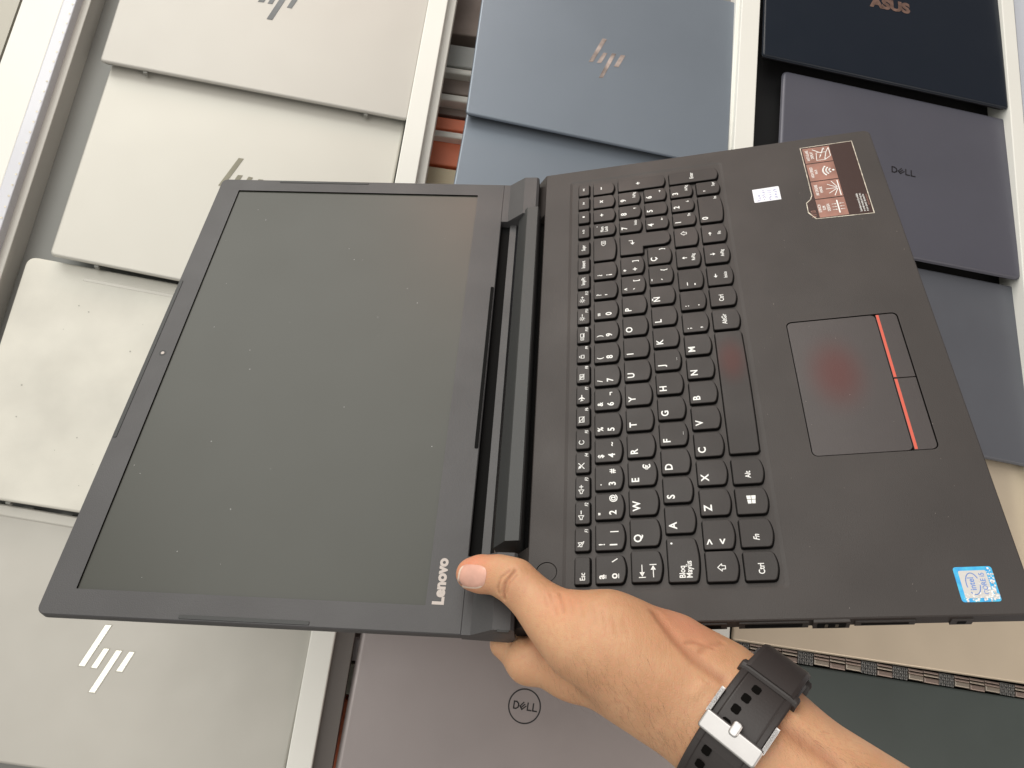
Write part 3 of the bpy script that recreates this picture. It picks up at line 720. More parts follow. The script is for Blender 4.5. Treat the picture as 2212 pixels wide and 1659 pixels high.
# wall of the middle bay, going down under the second rail
o_ = bar(rl(968), rl(977), -0.031, -0.10, M['brownwall'], 'bay_wall', yb=.215); par(o_, counter)
shelf = wprism('lower_shelf', [(-0.35, YL), (0.42, YL), (0.42, YT), (-0.35, YT)], -0.115, -0.135, M['brown'], bev=0)
par(shelf, counter)

# packages lying on the lower shelf, seen through the gap beside the blue laptop
def package(px0, px1, py0, py1, ztop, m, label, cat='box', name='package', h=.038):
    P = [at(px0, py0, ztop), at(px1, py0 + .15 * (px1 - px0), ztop), at(px1, py1 + .15 * (px1 - px0), ztop), at(px0, py1, ztop)]
    o = wprism(name, [(p.x, p.y) for p in P], ztop, ztop - h, M[m] if isinstance(m, str) else m, bev=.002)
    return tag(o, label, cat)
zs = -0.075
package(915, 1120, 356, 470, zs, 'cream', 'cream carton on the lower shelf, just below the orange one in the gap')
package(915, 1120, 290, 350, zs, 'orange', 'large orange carton seen in the gap beside the blue laptop')
package(915, 1120, 246, 271, zs, 'orange', 'small orange carton above the cream divider in the gap')
package(915, 1130, 155, 192, zs, 'brown', 'brown carton between two white bars in the gap')
package(915, 1130, 86, 132, zs, mat('grey_card', (.48, .50, .49), .5), 'grey carton high up in the gap beside the blue laptop')
package(915, 1140, -30, 62, zs, 'brown', 'dark grey-brown carton at the top end of the gap')
package(915, 1120, 214, 240, zs - .004, 'brown', 'brown carton right above the small orange carton')
for y0, y1, tx in ((275, 288, 'lower, cream toned'), (194, 208, 'middle, brightest'), (136, 148, 'upper, slightly bent')):
    package(915, 1130, y0, y1, zs + .012, 'white', 'white shelf bar crossing the gap, %s of the three' % tx, 'shelf bar', 'shelf_bar', .03)
package(700, 850, 1505, 1720, zs, 'orange', 'long orange strip of card showing left of the mauve laptop')
package(735, 840, 1430, 1498, zs, mat('pale_green_card', (.60, .62, .52), .4), 'pale greenish carton above the orange strip at the bottom')
package(738, 850, 1372, 1424, zs, mat('glass_white', (.72, .66, .66), .1, coat=.6), 'glossy white wrapped carton under the lid edge')

# ---- closed laptops -------------------------------------------------
def closed_laptop(corners, zt, zb, lidm, label, group, r=.007, thick=.0105, bev=.0022, sidem='side', gap=.0012, seam=None, sharp=0):
    """corners: sighted TL, TR, BR, BL of the lid; zt / zb: height of its top and bottom edge"""
    TL, TR, BR, BL = [at(*c, z) for c, z in zip(corners, (zt, zt, zb, zb))]
    o = (TL + TR + BR + BL) / 4
    ex = ((TR - TL) + (BR - BL)).normalized(); n = ex.cross((TL - BL) + (TR - BR)).normalized(); ey = n.cross(ex)
    mw = Matrix((ex, ey, n)).transposed().to_4x4(); mw.translation = o
    inv = mw.inverted(); q = [inv @ c for c in (BL, BR, TR, TL)]
    root = empty('closed_laptop', None, mw); tag(root, label, 'laptop', group); bpy.context.view_layer.update()
    # rounded quad
    P = []
    for i in range(4):
        p = Vector(q[i].xy); a = (Vector(q[i - 1].xy) - p).normalized(); c = (Vector(q[(i + 1) % 4].xy) - p).normalized()
        for k in range(7):
            t = k / 6; P.append(tuple(p + a * r * (1 - t) ** 2 + c * r * t ** 2))
    lt = .0036
    b = MB(); b.prism(P, -lt, 0, 0, bev, .0006, 4); lid = b.build('lid', lidm, root, smooth=False)
    for f in lid.data.polygons: f.use_smooth = len(f.vertices) == 4
    b = MB(); b.prism(inset(P, .0030), -lt - gap, -lt, 1); b.prism(inset(P, .0020), -thick, -lt - gap, 0, .0008, .005, 3); b.build('base', [M[sidem], M['black']], root)
    root['n'] = tuple(n); root['p'] = tuple(o)
    return root, mw, q, lid
def logo_polys(root, mw, polys, m, name='logo', h=.00035, rim=None):
    n = Vector(root['n']); P0 = Vector(root['p']); inv = mw.inverted(); b = MB()
    for pl in polys:
        L = [inv @ on(px, py, P0, n) for px, py in pl]; L = [(v.x, v.y) for v in L]
        ar = sum(L[i][0] * L[(i + 1) % len(L)][1] - L[(i + 1) % len(L)][0] * L[i][1] for i in range(len(L)))
        if ar < 0: L = L[::-1]
        if rim: b.prism(inset(L, -.0007), -.0001, h * .4, 1)
        b.prism(L, 0, h, 0)
    return b.build(name, [m, rim] if rim else [m], root)
def logo_text(root, mw, txt, p0, p1, hgt_px, m, bold=.04, name='wordmark', shear=0, stretch=True):
    """text whose baseline runs from sighted p0 to p1"""
    n = Vector(root['n']); P0 = Vector(root['p']); inv = mw.inverted()
    a = inv @ on(*p0, P0, n); c = inv @ on(*p1, P0, n); d = (c - a); L = d.length; d.normalize(); u = Vector((-d.y, d.x, 0))
    V, F, wd = glyphs(txt, bold, shear); H = hgt_px * L / math.dist(p0, p1)
    b = MB(); b.add([a + d * (v[0] / wd * L) + u * (v[1] * H) + Vector((0, 0, .0003)) for v in V], F, 0)
    return b.build(name, m, root)
g1, g2, g3 = 'pale silver laptops in the left tray', 'laptops in the middle bay', 'laptops in the right tray'
A1, w1, q1, _ = closed_laptop([(341, -270), (956, -150), (880, 258), (215, 130)], -.002, .009, M['hpsilver'], 'silver laptop with dark slanted-bar logo at the top of the left tray', g1, r=.004)
logo_polys(A1, w1, [[(1014, -98), (1044, -94), (921, 83), (889, 80)], [(1036, 18), (1066, 22), (1010, 100), (980, 96)]][:0] +
    [[(557, 4), (570, 5), (608, -54), (595, -56)], [(578, 7.5), (588, 9), (612, -28), (602, -30)], [(576, 41), (588, 43.5), (652, -54), (640, -56)], [(620, 16), (630, 18.5), (655, -18), (644, -21)]], M['logo_dark'])
A2, w2, q2, _ = closed_laptop([(243, 132), (877, 254), (793, 686), (106, 549)], -.004, .008, M['hpsilver2'], 'silver laptop with olive slanted-bar logo half covered by the open laptop', g1, r=.005)
zz = lambda u, v: (.3348 * u, .3348 * v)
logo_polys(A2, w2, [[zz(1540, 1020), zz(1573, 1025), zz(1440, 1205), zz(1408, 1197)], [zz(1535, 1130), zz(1567, 1133), zz(1490, 1240), zz(1458, 1237)],
    [zz(1605, 1140), zz(1632, 1147), zz(1450, 1400), zz(1420, 1395)], [zz(1668, 1157), zz(1700, 1160), zz(1625, 1265), zz(1593, 1262)]], M['logo_olive'])
A3, w3, q3, _ = closed_laptop([(60, 552), (800, 690), (708, 1192), (-105, 1063)], -.006, .009, M['dirty'], 'smudged off-white laptop without a logo, left of the open screen', g1, r=.010)
# hinge groove and smudges of the dirty one
b = MB(); yy_ = (q3[2].y + q3[3].y) / 2 - .012
b.prism(rrect(q3[3].x + .055, q3[2].x - .055, yy_ - .0035, yy_, .001, 2), -.0004, .0003, 0, .0003); b.build('hinge_cover', M['hpsilver2'], A3)
b = MB(); rs = random.Random(5)
for k in range(16):
    b.poly(circle(rs.uniform(q3[0].x + .02, 0), rs.uniform(q3[0].y + .02, q3[3].y - .03), rs.uniform(.0003, .0009), 7), .0002)
b.build('dirt_specks', M['rim'], A3)['kind'] = 'stuff'
A4, w4, q4, _ = closed_laptop([(-125, 1082), (709, 1215), (600, 1738), (-335, 1600)], -.006, .006, M['hpgrey'], 'grey silver laptop with bright slanted-bar logo at bottom left', g1, r=.004)
zy = lambda u, v: (.3348 * u, 1103.8 + .3348 * v)
logo_polys(A4, w4, [[zy(682, 735), zy(720, 738), zy(545, 1002), zy(508, 997)], [zy(672, 886), zy(705, 890), zy(625, 1015), zy(588, 1010)],
    [zy(752, 898), zy(788, 903), zy(612, 1172), zy(573, 1168)], [zy(835, 908), zy(868, 912), zy(788, 1038), zy(750, 1033)]], M['logo_light'], rim=M['rim'])
# hinge bar of the grey one, dark slots behind it
b = MB(); yt_ = (q4[2].y + q4[3].y) / 2
for k in range(9):
    x_ = q4[3].x + .03 + k * .033; b.box(x_, x_ + .010, yt_ - .002, yt_ + .006, -.010, -.004, 0)
b.prism(rrect(q4[3].x + .01, q4[2].x - .01, yt_ - .006, yt_ + .0045, .002, 3), -.004, .0012, 1, .0015)
b.build('hinge', [M['side'], M['hpsilver2']], A4)
for A_, q_ in ((A1, q1), (A2, q2), (A3, q3)):      # tiny rubber feet showing at the lower edge
    for u in (.14, .86):
        x_ = q_[0].x + (q_[1].x - q_[0].x) * u; y_ = q_[0].y + (q_[1].y - q_[0].y) * u
        b = MB(); b.prism(rrect(x_ - .0022, x_ + .0022, y_ - .0022, y_ + .001, .0008, 2), -.0085, -.0035, 0, .0005); b.build('edge_stop', M['side'], A_)

B1, v1, p1_, _ = closed_laptop([(1056, -110), (1590, 4), (1572, 362), (1006, 243)], -.002, .009, M['blue'], 'blue-grey laptop with rosy mirror logo at the top of the middle bay', g2, r=.004, sidem='sidedark')
zx = lambda u, v: (740 + .3348 * u, .3348 * v)
logo_polys(B1, v1, [[zx(1678, 248), zx(1705, 255), zx(1615, 400), zx(1588, 398)], [zx(1683, 340), zx(1708, 345), zx(1668, 408), zx(1640, 405)],
    [zx(1738, 345), zx(1765, 348), zx(1680, 502), zx(1653, 502)], [zx(1795, 355), zx(1825, 360), zx(1780, 435), zx(1750, 430)]], M['logo_pink'])
b = MB(); b.prism(rrect(p1_[2].x - .10, p1_[2].x - .006, p1_[2].y - .0005, p1_[2].y + .006, .001, 2), -.008, -.001, 0, .0008); b.build('hinge', M['side'], B1)
B2, v2, _, _ = closed_laptop([(1009, 238), (1573, 357), (1552, 722), (944, 592)], -.004, .004, M['blue'], 'blue-grey laptop below the first one, mostly behind the open laptop', g2, r=.004, sidem='sidedark')
B3, v3, _, _ = closed_laptop([(799, 1262), (1507, 1385), (1478, 1890), (706, 1757)], 0, .006, M['mauve'], 'mauve-grey laptop with a ringed logo behind the wrist', g2, r=.008, bev=.0045, sidem='sidedark')
cx_, cy_ = 1133, 1525.6
def ringpts(rr, n=48): return [(cx_ + rr * math.cos(2 * math.pi * k / n), cy_ + rr * 1.09 * math.sin(2 * math.pi * k / n)) for k in range(n)]
n_ = Vector(B3['n']); P0_ = Vector(B3['p']); inv_ = v3.inverted()
Ro = [inv_ @ on(*p, P0_, n_) for p in ringpts(35.5)]; Ri = [inv_ @ on(*p, P0_, n_) for p in ringpts(32.8)]
b = MB(); k_ = len(Ro)
b.add([(p.x, p.y, .0003) for p in Ro] + [(p.x, p.y, .0003) for p in Ri], [[i, k_ + i, k_ + (i + 1) % k_, (i + 1) % k_] for i in range(k_)])
b.build('logo_ring', M['logo_black'], B3)
def dell(root, mw, p0, p1, hpx, m, bold=.05):
    """D, tilted E, L, L along a sighted baseline"""
    n = Vector(root['n']); P0 = Vector(root['p']); inv = mw.inverted()
    a = inv @ on(*p0, P0, n); c = inv @ on(*p1, P0, n); L = (c - a).length; d = (c - a).normalized(); u = Vector((-d.y, d.x, 0)); H = hpx * L / math.dist(p0, p1)
    b = MB(); b.xf = lambda v: a + d * (v.x * L) + u * (v.y * H) + Vector((0, 0, .0003))
    r = H / L; s = .055
    st = lambda P, c_=False: b.stroke([(x_, y_) for x_, y_ in P], s, 0, closed=c_)
    V = []
    def seg(P, wdt=.17):                                   # strokes in units of H, then squeezed to L
        for (x0, y0), (x1, y1) in zip(P[:-1], P[1:]):
            dx, dy = (x1 - x0) / r, y1 - y0; l = math.hypot(dx, dy); nx, ny = -dy / l * wdt / 2, dx / l * wdt / 2; ex_, ey_ = dx / l * wdt / 2.5, dy / l * wdt / 2.5
            b.add([((x0) + (nx - ex_) * r, y0 + ny - ey_, 0), (x0 + (-nx - ex_) * r, y0 - ny - ey_, 0), (x1 + (-nx + ex_) * r, y1 - ny + ey_, 0), (x1 + (nx + ex_) * r, y1 + ny + ey_, 0)], [[0, 1, 2, 3]])
    seg([(.02, .05), (.02, .95), (.12, .95), (.20, .75), (.22, .5), (.20, .25), (.12, .05), (.02, .05)])
    seg([(.28, .42), (.42, .98)], .15); seg([(.32, .22), (.47, .74)], .15); seg([(.37, .04), (.53, .52)], .15); seg([(.28, .42), (.37, .04)], .17)
    seg([(.60, .97), (.60, .05), (.76, .05)]); seg([(.83, .97), (.83, .05), (.99, .05)])
    return b.build('wordmark', m, root)
dell(B3, v3, (1108, 1530), (1159, 1538), 15.5, M['logo_black'])

C1, u1, _, _ = closed_laptop([(1657, -195), (2152, -85), (2180, 234), (1648, 118)], .004, .010, M['navy'], 'glossy dark navy laptop with copper lettering in the top right corner', g3, r=.004, bev=.003, sidem='sidedark')
za_ = lambda u, v: (1481.2 + .3346 * u, .3346 * v)
logo_text(C1, u1, 'ASUS', za_(1186, 36), za_(1450, 88), 20, M['logo_copper'], bold=.06)
C2, u2, _, _ = closed_laptop([(1692, 150), (2188, 259), (2208, 604), (1676, 500)], .0, .008, M['violet'], 'violet-grey laptop with small black wordmark, behind the palm rest corner', g3, r=.008, bev=.004, sidem='sidedark')
dell(C2, u2, (1926, 371.5), (1977, 382.5), 13.5, M['logo_black'])
C3, u3, _, _ = closed_laptop([(1672, 515), (2212, 622), (2246, 1012), (1640, 893)], -.006, .006, M['slate'], 'plain slate grey laptop right of the touchpad corner', g3, r=.006, bev=.003, sidem='sidedark')
C4, u4, _, _ = closed_laptop([(1640, 893), (2248, 1012), (2290, 1489), (1581, 1383)], -.008, .002, M['beige'], 'champagne gold laptop under the front left corner of the open laptop', g3, r=.004, bev=.002, sidem='sidedark')
C5, u5, c5, _ = closed_laptop([(1584, 1413), (2290, 1522), (2340, 1990), (1560, 1850)], -.006, .002, M['green'], 'dark green laptop with jewelled metal hinge, right of the wristwatch', g3, r=.005, bev=.002, sidem='sidedark')
# watch-band hinge along the top of the green laptop
yh = (c5[2].y + c5[3].y) / 2; x0_, x1_ = c5[3].x - .001, c5[2].x; nlk = 21; st_ = (x1_ - x0_) / nlk
ln = lambda x: c5[3].y + (c5[2].y - c5[3].y) * (x - c5[3].x) / (c5[2].x - c5[3].x)
pat = [2, 1, 0, 1, 2, 0, 1, 0, 2, 1, 2, 0, 1, 2, 0, 1, 0, 2, 1, 0, 2, 1, 0, 1, 2, 0, 1, 0, 1, 2]
for k in range(nlk):
    xa, xb = x0_ + k * st_ + .0002, x0_ + (k + 1) * st_ - .0002; yb_ = ln((xa + xb) / 2) + .0008; b = MB()
    if pat[k] == 2:
        for j in range(4):
            for i in range(7): b.box(xa + i * st_ / 7, xa + i * st_ / 7 + .0016, yb_ + j * .0029, yb_ + j * .0029 + .0021, -.006, .0008 if (i + j) % 2 else .0002, 2, .0005)
        b.box(xa, xb, yb_, yb_ + .0115, -.006, -.0006, 2)
    else:
        off = 0 if pat[k] else .002
        b.box(xa, xb, yb_ + off * .5, yb_ + .0052 + off * .5, -.006, .0010, 0 if pat[k] else 1, .0012); b.box(xa, xb, yb_ + .0062, yb_ + .0085, -.006, .0006, 1 if pat[k] else 0, .0008)
        b.box(xa, xb, yb_ + .0092, yb_ + .0115, -.006, .0002, 0, .0006)
    b.build('hinge_link', [M['pinkmetal'], M['silvermetal'], M['knurl']], C5)

# =================================================================== the hand, modelled as one continuous skin
def smin(a, b_, k):
    h = np.clip(0.5 + 0.5 * (b_ - a) / k, 0, 1); return b_ + (a - b_) * h - k * h * (1 - h)
def cone(P, a, b_, ra, rb):
    """distance to a tapered capsule"""
    ba = b_ - a; l2 = float(ba @ ba); t = np.clip(((P - a) @ ba) / l2, 0, 1)
    return np.linalg.norm(P - a - t[..., None] * ba, axis=-1) - (ra + (rb - ra) * t)
def W(px, py, d): return np.array(deep(px, py, d / 1000.0), dtype=np.float32)
def R(rpx, d): return rpx * d / 1000.0 / FPX
def LL(x, y, z): return np.array(L2W(x, y, z), dtype=np.float32)
def seg(a, b_, k): return ('c', W(*a[:3]), W(*b_[:3]), R(a[3], a[2]), R(b_[3], b_[2]), k)
def lseg(a, b_, ra, rb, k): return ('c', LL(*a), LL(*b_), ra, rb, k)
HAND = [
    # thumb, tip to root
    seg((1018, 1240, 434, 33), (1040, 1240, 431, 37), .004),
    seg((1040, 1240, 431, 37), (1078, 1242, 425, 39), .005),
    seg((1078, 1242, 425, 39), (1112, 1256, 419, 44), .005),
    seg((1112, 1256, 419, 44), (1150, 1292, 413, 42), .006),
    seg((1150, 1292, 413, 42), (1188, 1330, 408, 50), .008),
    seg((1188, 1330, 408, 50), (1250, 1374, 402, 74), .010),
    seg((1250, 1374, 402, 74), (1310, 1384, 398, 92), .014),
    seg((1310, 1384, 398, 92), (1400, 1440, 396, 100), .014),
    # index metacarpal and knuckle
    seg((1142, 1428, 434, 42), (1240, 1446, 424, 58), .005),
    seg((1240, 1446, 424, 58), (1400, 1480, 405, 92), .010),
    # index finger going under the hinge
    seg((1142, 1428, 434, 42), (1088, 1392, 446, 30), .006),
    # web between thumb and index
    seg((1200, 1376, 420, 40), (1152, 1414, 434, 34), .005),
    # heel of the hand by the little finger
    seg((1462, 1400, 408, 62), (1530, 1470, 400, 80), .012),
    seg((1300, 1412, 432, 40), (1462, 1420, 418, 64), .010),
    seg((1180, 1412, 450, 36), (1320, 1440, 432, 52), .012),
    # wrist and forearm
    seg((1400, 1448, 398, 100), (1536, 1533, 392, 118), .022),
    seg((1536, 1533, 392, 118), (1620, 1600, 382, 130), .016),
    seg((1620, 1600, 382, 130), (1990, 1893, 340, 186), .016),
]
# fingers under the laptop, in laptop millimetres
A_ = lambda o_: o_
fing = [((-9, 2, -26), (14, 8, -30), (38, 12, -31), (56, 10, -29), .0088),
        ((-8, -16, -30), (18, -14, -31), (46, -12, -31), (66, -12, -29), .0090),
        ((-8, -36, -30), (18, -38, -31), (44, -38, -31), (62, -38, -29), .0085),
        ((-8, -56, -29), (14, -60, -30), (34, -62, -30), (48, -62, -28), .0074)]
for f_ in fing:
    for i in range(3): HAND.append(lseg(f_[i], f_[i + 1], f_[4] * (1 - .07 * i), f_[4] * (1 - .07 * (i + 1)), .005))
HAND.append(('c', W(1142, 1428, 432), LL(*fing[0][0]), .0105, .0095, .006))
HAND.append(('c', W(1180, 1412, 452), LL(*fing[1][0]), .0100, .0095, .006))
HAND.append(('c', W(1300, 1412, 434), LL(*fing[2][0]), .0100, .0092, .006))
HAND.append(('c', W(1420, 1415, 422), LL(*fing[3][0]), .0100, .0080, .006))
# carved creases (sighted polylines): depth of groove, width
def crease(pts, d, wd, amt): return ('g', [np.array(p, float) for p in pts], d, wd, amt)
RC = lambda u, v: (877.8 + .2232 * u, 1042.4 + .2232 * v)
CREASES = [([RC(1050, 850), RC(960, 960), RC(935, 1060), RC(945, 1130)], .0014, .0010),
           ([RC(1000, 850), RC(910, 920), RC(880, 1020), RC(890, 1070)], .0010, .0008),
           ([RC(1070, 890), RC(985, 985), RC(965, 1070)], .0008, .0008),
           ([RC(1490, 1070), RC(1510, 1160), RC(1520, 1250)], .0006, .0010),
           ([RC(1400, 1080), RC(1420, 1170), RC(1450, 1270)], .0004, .0011),
           ([RC(1590, 1120), RC(1605, 1280)], .00028, .0008), ([RC(1690, 1130), RC(1700, 1300)], .00028, .0008), ([RC(1810, 1180), RC(1830, 1370)], .00028, .0008),
           ([RC(1110, 1400), RC(1180, 1500), RC(1230, 1600), RC(1300, 1680)], .0012, .0030),
           ([RC(1060, 1480), RC(1010, 1560)], .0006, .0015),
           ([(1417, 1324), (1440, 1355), (1462, 1384), (1500, 1424), (1560, 1466)], .0012, .0030), ([(1462, 1392), (1500, 1386), (1541, 1398)], .0008, .0013), ([(1668, 1558), (1720, 1590), (1800, 1645)], .0012, .004), ([(1492, 1404), (1530, 1440), (1556, 1470)], .0008, .002),
           ([RC(1000, 900), RC(930, 990), RC(905, 1070)], .0006, .0007), ([RC(1440, 1100), RC(1460, 1200)], .00028, .0008), ([RC(1350, 1120), RC(1365, 1200)], .0004, .0009),
           ([RC(1900, 1230), RC(1930, 1420)], .00028, .0008), ([RC(2000, 1290), RC(2040, 1480)], .00028, .0008), ([RC(2110, 1330), RC(2150, 1500)], .00022, .0008),
           ([(1500, 1420), (1530, 1395), (1560, 1388)], .0006, .0018)]
def body(P):
    d = None
    for _, a, b_, ra, rb, k in HAND:
        c_ = cone(P, a, b_, ra, rb); d = c_ if d is None else smin(d, c_, k)
    return d
def march(px, py, f, off=0.0, start=.28, far=.62, close=False):
    """first hit of the sight line with the skin"""
    o = np.array(CW); r = np.array(ray(px, py)); r = r / np.linalg.norm(r); t = start; best = (9, None)
    for _ in range(90):
        p = o + r * t; d = float(f(p[None].astype(np.float64))[0]) - off
        if abs(d) < 5e-5: return p
        if d < best[0]: best = (d, p)
        t += d * .85
        if t > far: return best[1] if close else None
    return o + r * t
GR = []
for pts, dp, wd in CREASES:
    H3 = []
    for (ax, ay), (bx, by) in zip(pts[:-1], pts[1:]):
        for k in range(5):
            h = march(ax + (bx - ax) * k / 4, ay + (by - ay) * k / 4, body)
            if h is not None: H3.append(h)
    for a, b_ in zip(H3[:-1], H3[1:]):
        if 1e-5 < np.linalg.norm(b_ - a) < .012:
            gn = np.array([float(body((a + d_)[None])[0]) - float(body((a - d_)[None])[0]) for d_ in np.eye(3) * 3e-4]); gn /= np.linalg.norm(gn) + 1e-12
            GR.append((a, b_, dp, wd, gn))
# tendons and veins: slight ridges on wrist
RID = []
for pts, hh, wd in (([(1250, 1440), (1330, 1460), (1420, 1500)], .0010, .0055), ([(1380, 1390), (1460, 1440), (1520, 1500)], .0010, .004), ([(1660, 1580), (1760, 1655)], .0012, .004), ([(1560, 1420), (1530, 1470), (1500, 1500)], .0006, .003)):
    H3 = [march(x_, y_, body) for x_, y_ in pts]; H3 = [h for h in H3 if h is not None]
    for a, b_ in zip(H3[:-1], H3[1:]): RID.append((a, b_, hh, wd))
def full(P, ret=False):
    d = body(P); g_ = np.zeros_like(d)
    near = np.abs(d) < .006
    Q = P[near]; gg = np.zeros(len(Q))
    for a, b_, dp, wd, gn in GR:
        ba = b_ - a; t = np.clip(((Q - a) @ ba) / (ba @ ba), 0, 1); dv = Q - a - t[..., None] * ba; nz = dv @ gn
        q = np.sqrt(np.maximum((dv ** 2).sum(-1) - nz ** 2, 0) + np.maximum(np.abs(nz) - .005, 0) ** 2 * 9)
        gg = np.maximum(gg, dp * np.exp(-(q / wd) ** 2))
    for a, b_, dp, wd in RID:
        ba = b_ - a; t = np.clip(((Q - a) @ ba) / (ba @ ba), 0, 1); q = np.linalg.norm(Q - a - t[..., None] * ba, axis=-1)
        gg = np.where(gg > 1e-5, gg, -dp * np.exp(-(q / wd) ** 2))
    g_[near] = gg
    if ret: return np.clip((g_ - .0001) / .0013, 0, 1)
    return d + g_

def surface_nets(f, lo, hi, h):
    lo = np.array(lo); n = np.ceil((np.array(hi) - lo) / h).astype(int) + 1
    ax = [lo[i] + h * np.arange(n[i]) for i in range(3)]
    D = np.full(n, 1.0, dtype=np.float32); B = 8
    nb = -(-n // B); bc = [lo[i] + h * (np.arange(nb[i]) * B + B / 2) for i in range(3)]
    X, Y, Z_ = np.meshgrid(*bc, indexing='ij'); Dc = body(np.stack([X, Y, Z_], -1))
    for i, j, k in np.ndindex(*nb):
        s_ = tuple(slice(q * B, min((q + 1) * B, n[a])) for a, q in enumerate((i, j, k)))
        if abs(Dc[i, j, k]) > B * h * .9 + .003: D[s_] = Dc[i, j, k]; continue
        X, Y, Z_ = np.meshgrid(ax[0][s_[0]], ax[1][s_[1]], ax[2][s_[2]], indexing='ij'); D[s_] = f(np.stack([X, Y, Z_], -1))
    I = D < 0
    c = [(0, 0, 0), (1, 0, 0), (0, 1, 0), (1, 1, 0), (0, 0, 1), (1, 0, 1), (0, 1, 1), (1, 1, 1)]
    sl = lambda A, o: A[o[0]:n[0] - 1 + o[0], o[1]:n[1] - 1 + o[1], o[2]:n[2] - 1 + o[2]]
    cnt = sum(sl(I, o).astype(np.int8) for o in c); act = (cnt > 0) & (cnt < 8)
    idx = -np.ones(act.shape, dtype=np.int64); cells = np.argwhere(act); idx[act] = np.arange(len(cells))
    acc = np.zeros((len(cells), 3)); num = np.zeros(len(cells))
    E_ = [(a, b_) for a in range(8) for b_ in range(a + 1, 8) if sum(abs(c[a][i] - c[b_][i]) for i in range(3)) == 1]
    for a, b_ in E_:
        da = D[tuple((cells + c[a]).T)]; db = D[tuple((cells + c[b_]).T)]; m_ = (da < 0) != (db < 0)
        t = np.where(m_, da / np.where(m_, da - db, 1), 0); pa = np.array(c[a], float); pb_ = np.array(c[b_], float)
        acc[m_] += pa + t[m_, None] * (pb_ - pa); num[m_] += 1
    V = lo + h * (cells + acc / num[:, None]); F = []
    for axis in range(3):
        u, v = [(1, 2), (2, 0), (0, 1)][axis]
        sh = [slice(None)] * 3; a_ = I[tuple(slice(0, -1) if i == axis else slice(1, -1) for i in range(3))]
        b2 = I[tuple(slice(1, None) if i == axis else slice(1, -1) for i in range(3))]
        e_ = np.argwhere(a_ != b2); fl = a_[tuple(e_.T)]
        base = e_.copy(); base[:, u] += 1; base[:, v] += 1
        def cell(du, dv):
            q = base.copy(); q[:, u] -= du; q[:, v] -= dv; return idx[tuple(q.T)]
        Q = np.stack([cell(1, 1), cell(0, 1), cell(0, 0), cell(1, 0)], 1)
        Q[~fl] = Q[~fl][:, ::-1]; F.append(Q)
    F = np.concatenate(F); F = F[(F >= 0).all(1)]
    return V, F

ends = np.array([p for hh in HAND for p in (hh[1], hh[2])])
lo = ends.min(0) - .012; hi = ends.max(0) + .012
lo[0] = max(lo[0], -1); 
Vh, Fh = surface_nets(full, lo - .012, np.minimum(hi + .03, ends.max(0) + .035), .0008)

